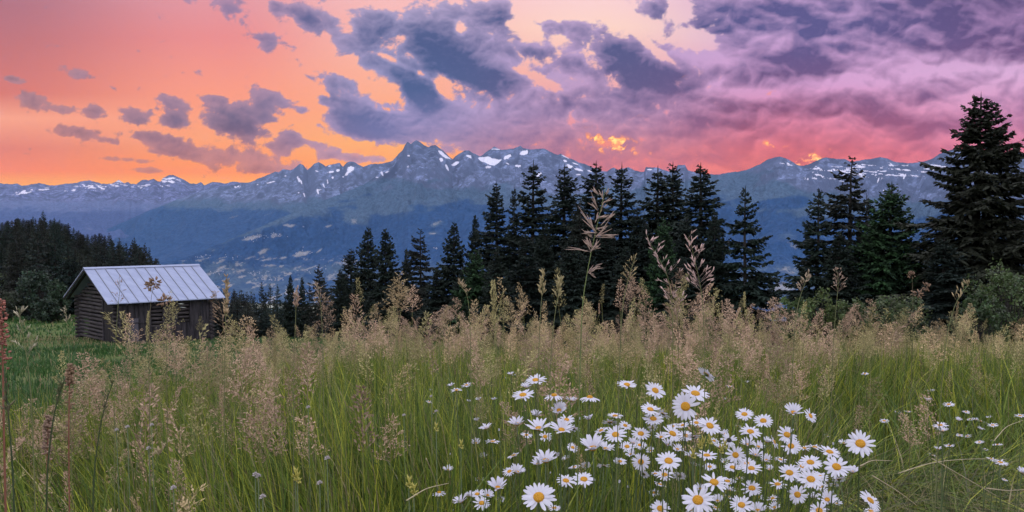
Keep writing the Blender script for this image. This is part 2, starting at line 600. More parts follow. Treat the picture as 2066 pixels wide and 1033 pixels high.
    na, ne = X.shape
    idx = np.arange(na * ne).reshape(na, ne)
    nx = np.roll(idx, -1, 0)
    q = np.stack([idx[:, :-1], idx[:, 1:], nx[:, 1:], nx[:, :-1]], -1).reshape(-1, 4)
    V = np.stack([X, Y, Z], -1).reshape(-1, 3) * SKY_R
    mask_, body_, fine_, bil_ = cloud_fields(px, py, cover, deck, gaps, relief, 0.95 * dark_b - 0.90 * light_b)
    fire_ = np.clip(1.25 * fire * sstep(-0.12, 0.32, fine_ + .35 * bil_), 0, 1)
    at = dict(clear=L.reshape(-1, 3), cloud=D.reshape(-1, 3), lit=I.reshape(-1, 3), mask=mask_.ravel(), body=body_.ravel(), fire=fire_.ravel(), over=over.ravel())
    o = mesh_np('sky', V, [q], [m], smooth=True, attrs=at)
    tag(o, 'sunset sky, orange at left under dark clouds and pink to mauve at right', 'sky', kind='structure')


build_sky()


def build_haze():
    lo, hi = (-17000.0, -9000.0, -905.0), (17000.0, 26500.0, 1720.0)
    mb = MB()
    mb.box(lo, hi)
    m = bpy.data.materials.new('valley_air')
    m.use_nodes = True
    t = NT(m.node_tree)
    t.n.remove(t.n['Principled BSDF'])
    pv = t.node('ShaderNodeVolumePrincipled')
    pv.inputs['Color'].default_value = HAZE_COLOR + (1,)
    pv.inputs['Absorption Color'].default_value = (1, 1, 1, 1)
    pv.inputs['Density'].default_value = HAZE_DENSITY
    pv.inputs['Anisotropy'].default_value = 0.0
    t.l.new(pv.outputs[0], t.n['Material Output'].inputs['Volume'])
    o = mb.build('haze', m)
    tag(o, 'thin blue evening haze filling the valley', 'haze', kind='stuff')




# ------------------------------------------------------------------ terrain
_gy = np.array([-4000, -300, -50, -5, 0, 4, 10, 20, 45, 60, 90, 150, 250, 500, 1000, 3000, 6000, 40000.0])
_gz = np.array([300, 40, 5.5, .45, 0, -.44, -1.28, -2.65, -6.2, -8.2, -12.5, -24, -50, -140, -330, -842, -846, -850.0])


def ground_z(x, y):
    x = np.asarray(x, float)
    y = np.asarray(y, float)
    z = np.interp(y, _gy, _gz)
    # smooth the kinks of the profile
    for d in (0.06, 0.12):
        s = np.maximum(np.abs(y), 3.0) * d
        z = (z * 2 + np.interp(y + s, _gy, _gz) + np.interp(y - s, _gy, _gz)) / 4
    uu = x / np.maximum(y, 1.0)
    near = sstep(40, 75, y) * (1 - sstep(200, 320, y))
    uu = np.clip(uu, -2, 2)
    z = z + near * 2.2 * sstep(-0.40, -0.56, uu) * (1 - sstep(95, 150, y))
    shelf = sstep(-0.395, -0.55, uu) * sstep(75, 125, y) * (1 - sstep(300, 460, y))
    z = z * (1 - shelf) + shelf * (-8.0 + 0.012 * (y - 100) * sstep(-0.42, -0.58, uu))
    z = z + near * 1.5 * sstep(0.25, 0.7, uu)
    r = np.hypot(x, y)
    z = z + 0.05 * fbm(x * 0.5, y * 0.5, 3, seed=5) * sstep(0.5, 4, r)
    z = z + 0.5 * fbm(x * 0.05, y * 0.05, 3, seed=9) * sstep(12, 40, r)
    far = sstep(300, 1500, r) * (1 - sstep(2500, 3500, y))
    z = z + far * 40 * fbm(x * 0.002, y * 0.002, 4, seed=3)
    # a hummock in the meadow that carries the tall grass
    z = z + 0.20 * np.exp(-((y - 6.5) / 2.6) ** 2) * sstep(-0.34, -0.14, uu)
    return z


def gz(x, y):
    return float(ground_z(np.array([x]), np.array([y]))[0])


def build_ground():
    m, t, b = new_mat('meadow_ground')
    pos = t.node('ShaderNodeNewGeometry').outputs['Position']
    n1 = t.noise(pos, 0.35, 6.0, 0.6)
    n2 = t.noise(pos, 6.0, 6.0, 0.65)
    c = t.mix(t.maprange(n1, 0.35, 0.65), (0.045, 0.085, 0.022), (0.085, 0.115, 0.035))
    c = t.mix(t.maprange(n2, 0.45, 0.75), c, (0.05, 0.042, 0.02))
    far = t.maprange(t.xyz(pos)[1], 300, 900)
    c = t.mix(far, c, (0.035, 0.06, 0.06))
    # fields on the valley floor
    nf = t.noise(t.mapping(pos, scale=(0.0016, 0.0008, 0.0)), 1.0, 3.0, 0.5, 1.0)
    vf = t.math('MULTIPLY', t.maprange(nf, 0.5, 0.56), t.maprange(t.xyz(pos)[1], 2500, 3600))
    c = t.mix(vf, c, (0.20, 0.21, 0.16))
    t.put(b.inputs['Base Color'], c)
    b.inputs['Roughness'].default_value = 0.95
    b.inputs['Specular IOR Level'].default_value = 0.1
    bm = t.node('ShaderNodeBump')
    bm.inputs['Strength'].default_value = 0.6
    bm.inputs['Distance'].default_value = 0.05
    t.put(bm.inputs['Height'], n2)
    t.l.new(bm.outputs[0], b.inputs['Normal'])
    rr = np.concatenate([[0.0], np.geomspace(0.25, 30000, 190)])
    aa = np.concatenate([np.linspace(-50, 50, 260), np.linspace(50, 310, 110)[1:-1]])
    aa = np.radians(aa)
    R, A = np.meshgrid(rr, aa, indexing='ij')
    X, Y = R * np.sin(A), R * np.cos(A)
    Z = ground_z(X, Y)
    nr, na = R.shape
    idx = np.arange(nr * na).reshape(nr, na)
    a, bb = idx[:-1, :], idx[1:, :]
    q = np.stack([a, bb, np.roll(bb, -1, 1), np.roll(a, -1, 1)], -1)[:, :, ::-1].reshape(-1, 4)
    V = np.stack([X, Y, Z], -1).reshape(-1, 3)
    q[:na]                                                          # first ring collapses on the centre
    o = mesh_np('ground', V, [q], [m], smooth=True)
    tag(o, 'grassy mountain pasture sloping down and away into the valley', 'ground', kind='structure')


build_ground()


# ------------------------------------------------------------------ mountains
def poly_mask(px, py, polys, jag=2.0, seed=1):
    jx = px + jag * fbm(px * 0.15, py * 0.15, 3, seed=seed) * 3
    jy = py + jag * fbm(px * 0.15, py * 0.15, 3, seed=seed + 9) * 3
    m = np.zeros(px.shape)
    for poly in polys:
        p = np.array(poly, float)
        inside = np.zeros(px.shape, bool)
        j = len(p) - 1
        for i in range(len(p)):
            c = ((p[i, 1] > jy) != (p[j, 1] > jy))
            xi = (p[j, 0] - p[i, 0]) * (jy - p[i, 1]) / (p[j, 1] - p[i, 1] + 1e-9) + p[i, 0]
            inside ^= c & (jx < xi)
            j = i
        m[inside] = 1
    return m


def ell(px, py, lst):
    m = np.zeros(px.shape)
    for (cx, cy, rx, ry, rot, w) in lst:
        c, s = math.cos(math.radians(rot)), math.sin(math.radians(rot))
        dx, dy = px - cx, py - cy
        a, b = (dx * c + dy * s) / rx, (-dx * s + dy * c) / ry
        m = np.maximum(m, w * np.clip(1.3 - np.hypot(a, b), 0, 1))
    return m


def mountain_mat(name, rock, alp, forest, field):
    m, t, b = new_mat(name)
    at_ = lambda n: t.node('ShaderNodeAttribute', attribute_name=n).outputs['Fac']
    pos = t.node('ShaderNodeNewGeometry').outputs['Position']
    n1 = t.noise(pos, 0.004, 8.0, 0.65)
    n2 = t.noise(pos, 0.02, 6.0, 0.65)
    rk = t.mix(t.maprange(n1, 0.35, 0.65), tuple(0.8 * k for k in rock), tuple(1.7 * k for k in rock))
    rk = t.mix(t.maprange(n2, 0.44, 0.58), rk, tuple(0.75 * k for k in rock))
    nv = t.noise(t.mapping(pos, scale=(0.0065, 0.0065, 0.0013)), 1.0, 6.0, 0.6, 0.6)
    rk = t.mix(t.maprange(nv, 0.40, 0.60), tuple(0.42 * k for k in rock), rk)
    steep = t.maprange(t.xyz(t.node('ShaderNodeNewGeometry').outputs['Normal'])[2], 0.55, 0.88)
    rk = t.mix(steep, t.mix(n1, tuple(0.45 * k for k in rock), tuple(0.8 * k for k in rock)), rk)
    al = t.mix(t.maprange(n2, 0.35, 0.65), tuple(0.75 * k for k in alp), tuple(1.2 * k for k in alp))
    c = t.mix(t.maprange(t.math('ADD', at_('alp'), t.math('MULTIPLY', t.math('SUBTRACT', n1, .5), 1.5)), 0.20, 0.85), rk, al)
    fo = t.mix(t.maprange(n2, 0.4, 0.6), forest, tuple(0.7 * k for k in forest))
    c = t.mix(t.maprange(t.math('ADD', at_('wood'), t.math('MULTIPLY', t.math('SUBTRACT', n1, .5), 1.6)), 0.25, 0.70), c, fo)
    fl = t.mix(t.maprange(n2, 0.3, 0.7), field, tuple(0.6 * k for k in field))
    c = t.mix(t.maprange(t.math('ADD', at_('field'), t.math('MULTIPLY', t.math('SUBTRACT', n2, .5), 1.6)), 0.40, 0.85), c, fl)
    c = t.mix(t.maprange(t.math('ADD', at_('snow'), t.math('ADD', t.math('MULTIPLY', t.math('SUBTRACT', n2, .5), 0.8), t.math('MULTIPLY', t.math('SUBTRACT', nv, .5), 1.2))), 0.42, 0.60), c, (0.50, 0.50, 0.60))
    t.put(b.inputs['Base Color'], c)
    b.inputs['Roughness'].default_value = 0.95
    b.inputs['Specular IOR Level'].default_value = 0.05
    return m


def build_mountain(name, label, ridge, ydist, ybase, zbase, ncol, nrow, masks, mat, amp=120.0, prof=0.85, nscale=1 / 900.0,
                   seed=0, jag=1.6, back=2500.0, gully=0.0):
    """ridge: traced silhouette points; ydist(px): distance of the crest"""
    rp = np.array(ridge, float)
    px = np.linspace(rp[0, 0], rp[-1, 0], ncol)
    py = np.interp(px, rp[:, 0], rp[:, 1])
    py = py + jag * fbm(px * 0.09, px * 0 + 3.3, 4, 0.6, seed=seed + 70) * 1.6
    u, v = uv_of(px, py)
    yr = ydist(px)
    zr = CAM_Z + v * yr
    s = np.concatenate([np.linspace(-0.5, -0.04, 8), np.linspace(0, 1, nrow) ** 1.25])
    S, U = np.meshgrid(s, u, indexing='ij')
    YR, ZR, VV, PX = (np.broadcast_to(k, S.shape) for k in (yr, zr, v, px))
    yb = ybase(px) if callable(ybase) else np.full(px.shape, float(ybase))
    YB = np.broadcast_to(yb, S.shape)
    T = np.clip(S, 0, 1)
    B = np.clip(-S, 0, 1)
    Y = YR + (YB - YR) * T + B * back
    Z = ZR + (zbase - ZR) * T ** prof - B * back * 0.9
    X = U * Y
    n = ridged(X * nscale, Y * nscale * 0.9, 7, 0.55, seed) - 0.5
    n2 = fbm(X * nscale * 0.35, Y * nscale * 0.35, 4, 0.5, seed + 3)
    env = sstep(0.0, 0.14, T) * (1 - 0.75 * sstep(0.55, 1.0, T))
    Z = Z + env * (amp * n + 0.9 * amp * n2)
    if gully:
        g = ridged(U * 34 + 3.0 * n2 + T * 1.5, T * 4 + U * 9, 5, 0.5, seed + 11) - 0.5
        Z = Z + gully * g * sstep(0.0, 0.06, T) * (1 - sstep(0.35, 0.6, T))
    # nothing in front rises above the traced crest
    lim = CAM_Z + (VV - 0.0006 - 0.012 * T) * Y
    Z = np.where((S > 0), np.minimum(Z, np.maximum(lim, zbase - 50)), Z)
    PXX, PYY = px_of(X, Y, Z)
    at = {k: f(PXX, PYY, Z, T).ravel() for k, f in masks.items()}
    V = np.stack([X, Y, Z], -1).reshape(-1, 3)
    nr, nc = S.shape
    idx = np.arange(nr * nc).reshape(nr, nc)
    q = np.stack([idx[:-1, :-1], idx[1:, :-1], idx[1:, 1:], idx[:-1, 1:]], -1).reshape(-1, 4)
    o = mesh_np(name, V, [q], [mat], smooth=True, attrs=at)
    tag(o, label, 'mountain', kind='structure')
    return o


zero = lambda X, Y, Z, T: np.zeros(X.shape)
HAZY_ROCK, HAZY_ALP, HAZY_WOOD, FIELD = (0.105, 0.132, 0.225), (0.046, 0.078, 0.128), (0.017, 0.052, 0.134), (0.23, 0.235, 0.26)  # part of the haze blue is put into the rock, alp and wood colours
m_mat = mountain_mat('mountain_side', HAZY_ROCK, HAZY_ALP, HAZY_WOOD, FIELD)
f_mat = mountain_mat('far_mountain_side', (0.100, 0.118, 0.230), (0.072, 0.094, 0.185), (0.040, 0.064, 0.160), (0.13, 0.16, 0.23))  # far range: blue of the distant air likewise put into the albedo

A_R = [(-160, 368), (-60, 372), (0, 370), (35, 371), (45, 375), (62, 372), (80, 369), (100, 374), (130, 372), (160, 367), (180, 364), (205, 370), (225, 371), (232, 367), (240, 362),
       (250, 369), (258, 367), (264, 371), (275, 371), (284, 364), (292, 361), (300, 364), (310, 361), (318, 366), (324, 366), (330, 358), (340, 354), (350, 353), (360, 357), (370, 362), (383, 371),
       (395, 371), (405, 367), (412, 373), (428, 367), (440, 368), (455, 370), (470, 367), (500, 369), (540, 372), (620, 380), (700, 392)]
def a_snow(X, Y, Z, T):
    base = ell(X, Y, [(45, 388, 30, 5, -8, 1), (85, 382, 22, 4, -8, .9), (185, 378, 45, 9, 3, .85), (240, 370, 30, 8, 0, .85), (340, 363, 28, 7, 5, 1.1), (285, 376, 30, 5, -4, .8), (330, 376, 20, 4, 0, .6), (150, 384, 40, 4, 0, .6)])
    return base * sstep(-0.25, 0.35, fbm(X * 0.12 + Y * .05, Y * 0.45 - X * .04, 4, .6, seed=4)) * 1.15
def a_field(X, Y, Z, T):
    return ell(X, Y, [(385, 423, 32, 5, -10, .9), (310, 448, 18, 5, -12, .9), (285, 466, 14, 3, 0, .7), (400, 455, 36, 6, -12, .95), (240, 455, 30, 3, 0, .5), (360, 475, 20, 3, -10, .6), (330, 492, 20, 3, 0, .5), (180, 462, 14, 4, 0, .7)])
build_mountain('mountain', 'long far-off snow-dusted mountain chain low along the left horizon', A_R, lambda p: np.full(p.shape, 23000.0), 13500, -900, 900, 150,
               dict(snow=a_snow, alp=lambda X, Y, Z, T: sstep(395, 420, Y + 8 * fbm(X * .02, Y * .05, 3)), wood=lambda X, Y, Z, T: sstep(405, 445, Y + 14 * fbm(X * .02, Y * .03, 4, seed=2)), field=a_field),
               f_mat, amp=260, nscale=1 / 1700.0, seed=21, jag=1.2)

B_R = [(40, 545), (180, 478), (300, 425), (370, 398), (410, 384), (430, 380), (470, 373), (505, 367), (520, 361), (530, 357), (545, 351), (556, 347), (562, 348), (570, 342), (585, 343), (592, 341), (600, 334), (606, 330), (612, 332), (620, 343),
       (626, 338), (634, 331), (643, 327), (650, 331), (657, 336), (664, 333), (676, 331), (685, 328), (692, 336), (700, 327), (707, 325), (714, 326), (722, 332), (733, 337), (750, 331), (775, 330), (790, 325), (830, 320), (900, 330), (1000, 345)]
def b_snow(X, Y, Z, T):
    s = ell(X, Y, [(603, 362, 3.40, 7.20, -25, 1), (608, 368, 2.04, 6.40, -20, 0.9), (614, 394, 1.63, 7.20, -20, 0.9), (603, 389, 2.72, 2.00, 20, 0.8), (641, 386, 2.04, 6.40, -15, 1), (645, 383, 4.76, 2.40, 10, 0.8), (653, 374, 1.70, 4.80, -25, 0.9),
                   (661, 367, 1.70, 7.20, -8, 0.9), (668, 347, 8.16, 2.40, -10, 1), (682, 344, 5.44, 4.00, 0, 0.9), (671, 358, 2.72, 3.20, 0, 0.9), (707, 341, 9.52, 8.00, 0, 0.85), (700, 350, 3.40, 7.20, 30, 0.8), (692, 357, 2.72, 2.40, 0, 0.8), (640, 345, 6.80, 2.40, 0, 0.55), (575, 355, 4.08, 1.60, 0, 0.7), (665, 335, 4.08, 1.60, -10, 0.8)])
    s2 = ell(X, Y, [(545, 368, 16, 2, -12, .8), (480, 377, 12, 4, 0, .6), (520, 373, 8, 3, 0, .5)])
    return np.maximum(s, s2) * (0.62 + 0.7 * vnoise(X * 0.35, Y * 0.5, 14))
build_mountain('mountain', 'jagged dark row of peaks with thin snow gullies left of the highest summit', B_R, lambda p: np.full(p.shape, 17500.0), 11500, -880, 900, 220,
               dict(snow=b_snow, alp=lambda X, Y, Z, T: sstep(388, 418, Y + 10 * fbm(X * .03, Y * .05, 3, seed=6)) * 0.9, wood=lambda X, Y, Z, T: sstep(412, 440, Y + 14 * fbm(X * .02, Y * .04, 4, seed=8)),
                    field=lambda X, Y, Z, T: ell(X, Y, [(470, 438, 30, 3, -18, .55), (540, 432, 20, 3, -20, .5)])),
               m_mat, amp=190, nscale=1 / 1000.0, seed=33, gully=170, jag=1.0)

C_R = [(250, 558), (300, 545), (330, 534), (390, 514), (450, 489), (520, 460), (600, 425), (680, 394), (735, 372), (765, 350), (782, 334), (792, 325), (803, 312), (812, 303), (817, 293), (822, 286), (829, 290), (834, 286), (840, 282), (846, 285), (852, 290), (858, 294), (864, 297),
       (871, 293), (878, 292), (886, 298), (895, 305), (905, 315), (913, 321), (919, 315), (927, 310), (938, 304), (946, 304), (953, 308), (962, 312), (968, 315), (975, 312), (984, 304), (992, 299), (997, 295), (1004, 299), (1012, 302), (1024, 301), (1036, 300), (1044, 297),
       (1050, 294), (1055, 299), (1065, 300), (1076, 302), (1088, 300), (1095, 299), (1106, 304), (1118, 310), (1126, 313), (1131, 310), (1142, 316), (1156, 322), (1168, 328), (1180, 330), (1196, 338), (1212, 345), (1225, 346), (1231, 341), (1238, 338), (1246, 342), (1258, 340), (1268, 337), (1280, 343), (1292, 347), (1300, 346),
       (1303, 337), (1326, 338), (1336, 342), (1352, 346), (1364, 342), (1367, 333), (1382, 333), (1388, 343), (1408, 349), (1430, 351), (1450, 352), (1480, 347), (1505, 343), (1520, 337), (1535, 330), (1548, 322), (1562, 318), (1574, 316), (1584, 319), (1596, 325), (1608, 332), (1617, 335), (1630, 332), (1645, 325),
       (1660, 319), (1670, 318), (1690, 321), (1705, 321), (1718, 327), (1735, 323), (1760, 320), (1776, 317), (1790, 320), (1806, 326), (1830, 329), (1850, 328), (1870, 324), (1885, 318), (1896, 310), (1910, 304), (1930, 302), (1970, 306), (2040, 309), (2066, 309), (2150, 300), (2260, 320), (2400, 318)]
def c_y(p):
    return np.interp(p, [250, 400, 560, 700, 800, 1000, 1200, 1450, 1600, 2066, 2400], [9200, 10300, 11500, 12800, 14000, 14300, 14000, 12500, 11500, 10800, 10500])
def c_snow(X, Y, Z, T):
    s = poly_mask(X, Y, [[(965, 319), (985, 316), (1000, 321), (1013, 322), (1006, 329), (997, 334), (982, 330), (969, 326)], [(1018, 316), (1030, 311), (1032, 315), (1026, 321), (1016, 322)],
                         [(1050, 308), (1055, 304), (1064, 303), (1065, 311), (1056, 313), (1048, 311)], [(884, 303), (892, 306), (903, 316), (911, 322), (898, 319), (888, 311)], [(1040, 334), (1051, 333), (1050, 337), (1041, 337)], [(941, 313), (951, 313), (950, 319), (942, 316)]], jag=0.6)
    s = np.maximum(s, ell(X, Y, [(826, 315, 5, 3, 10, .8), (919, 330, 10, 4, -25, .9), (902, 338, 2.5, 8, -25, 1), (890, 322, 4, 6, -30, .8), (985, 337, 8, 4, 0, .75), (1024, 330, 5, 2.5, 20, .8), (770, 349, 2.4, 8, -28, .95), (783, 346, 10, 2, -25, .8), (1088, 352, 8, 5, -35, .9),
                                  (1140, 325, 5, 3, 20, .9), (1150, 336, 12, 5, 20, .85), (1165, 342, 14, 3, 12, .9), (1160, 330, 10, 2, 20, .7), (1168, 352, 8, 2.5, 0, .8), (1190, 345, 8, 2, 15, .7), (1140, 316, 12, 1.6, 25, .8), (1000, 301, 20, 1.4, 2, .75), (1310, 342, 10, 2.5, 0, .7), (825, 335, 10, 3, -20, .5), (760, 358, 6, 2, 0, .6)]))
    # the right hand massif: broken bands of snow under the crest
    band = ell(X, Y, [(1770, 345, 130, 17, 0, 1), (1680, 350, 60, 18, 12, .95), (1880, 338, 50, 14, -6, .95), (1590, 332, 26, 6, 8, .6), (1640, 362, 30, 12, 10, .6)])
    st = fbm(X * 0.045 + 3, Y * 0.32 - X * 0.03, 4, 0.6, seed=44)
    s = np.maximum(s, band * sstep(0.10, 0.24, st) * 1.1)
    s = np.maximum(s, ell(X, Y, [(1772, 363, 2, 8, 20, .9), (1825, 356, 2.2, 9, 28, .9), (1780, 384, 6, 1.5, 0, .8), (1800, 333, 7, 2, 40, .8), (1590, 330, 5, 2.5, 30, .8), (1300, 600, 1, 1, 0, 0)]))
    return s
def c_alp(X, Y, Z, T):
    top = np.interp(X, [250, 700, 800, 1000, 1150, 1300, 1450, 1560, 1650, 1800, 2066], [330, 352, 362, 366, 385, 362, 345, 350, 392, 395, 400])
    return sstep(-14, 24, Y - top + 22 * fbm(X * .02 + Y * .02, Y * .05, 4, seed=16))
def c_wood(X, Y, Z, T):
    top = np.interp(X, [250, 450, 560, 650, 740, 820, 880, 1000, 1150, 1300, 1450, 1560, 1650, 1800, 2066], [480, 470, 455, 432, 408, 420, 405, 415, 430, 420, 400, 405, 420, 425, 430])
    w = sstep(-16, 26, Y - top + 44 * fbm(X * .012 + Y * .014, Y * .03, 4, seed=26))
    clear = ell(X, Y, [(720, 440, 34, 16, 10, .95), (740, 425, 30, 10, -20, .8), (690, 412, 30, 4, -8, .7), (880, 452, 26, 7, -20, .7), (870, 470, 16, 4, 0, .7), (1590, 470, 40, 20, 0, .5)])
    return np.clip(w - clear, 0, 1) * (1 - 0.55 * sstep(505, 545, Y))
def c_field(X, Y, Z, T):
    e = ell(X, Y, [(508, 480, 26, 5, -14, 1.0), (585, 455, 18, 5, 4, .9), (552, 476, 12, 6, -18, 1), (660, 457, 12, 4, -14, .8), (530, 508, 16, 6, -24, .9), (505, 520, 18, 3, -16, .8), (608, 512, 24, 7, -14, 1.05), (645, 505, 10, 3, -35, .85),
                   (445, 541, 18, 4, -24, .95), (410, 518, 14, 3, -20, .7), (570, 520, 14, 4, -10, .8), (545, 535, 24, 5, 5, .7), (600, 540, 20, 4, -18, .7), (480, 548, 40, 8, 0, .5), (690, 530, 24, 7, -12, .75), (670, 560, 30, 12, -30, .6),
                   (715, 448, 14, 9, 30, .65), (880, 450, 18, 5, -22, .75), (872, 471, 12, 3, 0, .75), (600, 427, 6, 2, -14, .5), (1590, 545, 30, 10, 10, .7), (1575, 580, 40, 14, 0, .9), (1600, 495, 24, 8, 25, .6), (455, 498, 10, 2.5, -18, .6), (430, 505, 14, 2.5, -20, .6), (1500, 505, 20, 4, 0, .4)])
    n = fbm(X * 0.06, Y * 0.16 + X * 0.03, 4, 0.6, seed=52)
    low = sstep(498, 530, Y) * sstep(0.0, 0.42, n) * 0.8 * (1 - sstep(700, 950, X))
    return np.maximum(e, low) * (0.75 + 0.4 * vnoise(X * 0.2, Y * 0.4, 5))
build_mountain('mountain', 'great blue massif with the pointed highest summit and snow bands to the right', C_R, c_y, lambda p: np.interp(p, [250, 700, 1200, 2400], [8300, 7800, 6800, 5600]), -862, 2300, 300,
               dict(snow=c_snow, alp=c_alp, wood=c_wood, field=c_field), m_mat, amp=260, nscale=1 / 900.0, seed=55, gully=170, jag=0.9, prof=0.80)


build_haze()


# ------------------------------------------------------------------ spruces
def rot_z(v, a):
    c, s = np.cos(a), np.sin(a)
    return np.stack([v[..., 0] * c - v[..., 1] * s, v[..., 0] * s + v[..., 1] * c, v[..., 2]], -1)


class Sprays:
    """many small needle sprays: thin tapered blades of 2 triangles"""

    def __init__(self):
        self.v, self.c = [], []

    def add(self, base, tip, width, col, lift=0.0, g=None):
        base, tip = np.asarray(base, float), np.asarray(tip, float)
        d = tip - base
        side = np.cross(d, g.normal(0, 1.0, d.shape))
        side /= np.linalg.norm(side, axis=1)[:, None] + 1e-9
        w = np.broadcast_to(np.asarray(width, float), (len(d),))[:, None]
        mid = base + d * 0.42
        mid[:, 2] += lift
        v = np.stack([base, mid + side * w, tip, mid - side * w], 1)
        self.v.append(v)
        self.c.append(np.repeat(np.broadcast_to(col, (len(d), 3))[:, None, :], 4, 1))

    def data(self):
        v = np.concatenate(self.v)
        c = np.concatenate(self.c)
        n = len(v)
        q = (np.arange(n)[:, None] * 4 + np.arange(4)[None, :])
        return v.reshape(-1, 3), q, c.reshape(-1, 3)


def spruce_meshes(seed, H=12.0, R=2.3, step=0.30, nb=5.5, shape=0.85, droop=0.35, tint=(0.020, 0.036, 0.022), lush=0.0, gaps=0.10, low=0.05,
                  dens=1.0, bare=0.0, far=False, ragged=0.22):
    g = np.random.default_rng(seed)
    S = Sprays()
    tr = MB()
    n = 14
    hh = np.linspace(0, H * 0.985, n)
    wob = np.cumsum(g.normal(0, 0.012, (n, 2)), 0)
    rad = 0.0105 * H * (1 - hh / H) ** 0.8 + 0.012
    tr.tube(np.stack([wob[:, 0], wob[:, 1], hh], 1), rad, 7)
    axis = lambda z: np.array([np.interp(z, hh, wob[:, 0]), np.interp(z, hh, wob[:, 1]), z])
    z = H * low
    tint = np.array(tint)
    side_bias = g.uniform(0, 6.28)
    while z < H * 0.985:
        t = z / H
        prof = (1 - t) ** shape
        k = int(round(nb * g.uniform(0.75, 1.25) * (0.6 if t > 0.93 else 1)))
        a0 = g.uniform(0, 6.28)
        for j in range(max(3, k)):
            if g.uniform() < gaps:
                continue
            a = a0 + j * 2 * math.pi / max(3, k) + g.normal(0, 0.25)
            L = R * prof * (1 + ragged * g.normal()) * (1 + 0.12 * math.cos(a - side_bias)) + 0.05
            if t < 0.16:
                L *= 0.65 + 0.35 * t / 0.16
            L = max(L, 0.05)
            m = 7
            s = np.linspace(0, 1, m)
            up0 = np.interp(t, [0, 0.5, 0.85, 1], [-0.18, 0.0, 0.45, 1.1])
            rr = L * s
            zz = L * (up0 * s - droop * (1 - 0.6 * t) * s ** 1.6 + 0.30 * (s ** 4) * (0.6 + 0.4 * t))
            p = np.stack([rr, 0.10 * L * np.sin(s * 3 + g.uniform(0, 6)) * s, zz], 1)
            p = rot_z(p, a) + axis(z + g.uniform(-.5, .5) * step)
            if not far:
                tr.tube(p[:6], 0.020 * L / 2 * (1 - s[:6] * 0.8) + 0.006, 3, cap=False)
            # side twigs
            nt = int(max(5, L / (0.046 if not far else 0.22) * dens))
            st = np.sort(g.uniform(0.06, 1.0, nt))
            base = np.stack([np.interp(st, s, p[:, i]) for i in range(3)], 1)
            sgn = np.where(np.arange(nt) % 2 == 0, 1.0, -1.0)
            ln = (0.36 * L * (1.08 - st) + 0.035 + 0.10 * prof) * g.uniform(0.7, 1.25, nt)
            aa = a + sgn * g.uniform(0.6, 1.15, nt)
            hang = -g.uniform(0.05, 0.95, nt) * (0.5 + 0.7 * (1 - t))
            dirv = np.stack([np.cos(aa), np.sin(aa), hang + 0.25 * t], 1)
            tip = base + dirv * ln[:, None]
            shade = g.uniform(0.7, 1.25) * g.uniform(0.8, 1.2, nt)[:, None]
            col = tint * shade * (1 + lush * (st[:, None] ** 2) * np.array([0.7, 1.0, 0.3]))
            S.add(base, tip, (0.066 if not far else 0.20) + 0.024 * L / R, col, g=g)
            if not far:
                # needle sprays hanging from every twig
                for q in range(4):
                    f = g.uniform(0.15, 0.95, nt)
                    b2 = base + (tip - base) * f[:, None]
                    ab = aa + g.choice([-1, 1], nt) * g.uniform(0.4, 0.9, nt)
                    l2 = ln * g.uniform(0.25, 0.5, nt) + 0.02 + 0.04 * prof
                    t2 = b2 + np.stack([np.cos(ab), np.sin(ab), -g.uniform(0.1, 1.3, nt)], 1) * l2[:, None]
                    S.add(b2, t2, 0.048, col * g.uniform(0.8, 1.2, nt)[:, None], g=g)
            # tip of the branch
            S.add(p[-2:-1], p[-1:] + (p[-1:] - p[-2:-1]) * 0.6, 0.05 if not far else 0.14, tint * 1.2, g=g)
        z += step * g.uniform(0.75, 1.25) * (1.0 if t < 0.8 else 0.75)
    top = axis(H * 0.96)[None]
    S.add(top, top + np.array([[0, 0, H * 0.05]]), 0.022, tint, g=g)
    S.add(top, top + np.array([[0.01, 0, H * 0.045]]), 0.022, tint, g=g)
    v, q, c = S.data()
    return (v, q, c), tr


m_needle = leaf_mat('spruce_needles', trans=0.0, rough=0.7, vary=0.3, spec=0.15, nscale=0.9)


def bark_mat():
    m, t, b = new_mat('spruce_bark')
    pos = t.node('ShaderNodeTexCoord').outputs['Object']
    n = t.noise(t.mapping(pos, scale=(12, 12, 3)), 1.0, 5.0, 0.6)
    t.put(b.inputs['Base Color'], t.mix(t.maprange(n, 0.35, 0.65), (0.010, 0.009, 0.008), (0.032, 0.026, 0.023)))
    b.inputs['Roughness'].default_value = 0.95
    return m


m_bark = bark_mat()

KINDS = {}


def spruce_kind(name, **kw):
    (v, q, c), tr = spruce_meshes(**kw)
    crown = mesh_np('crown', v, [q], [m_needle], attrs=dict(col=c), link=False)
    trunk = tr.build('trunk', m_bark, link=False)
    KINDS[name] = (crown, trunk, kw['H'], kw['R'])


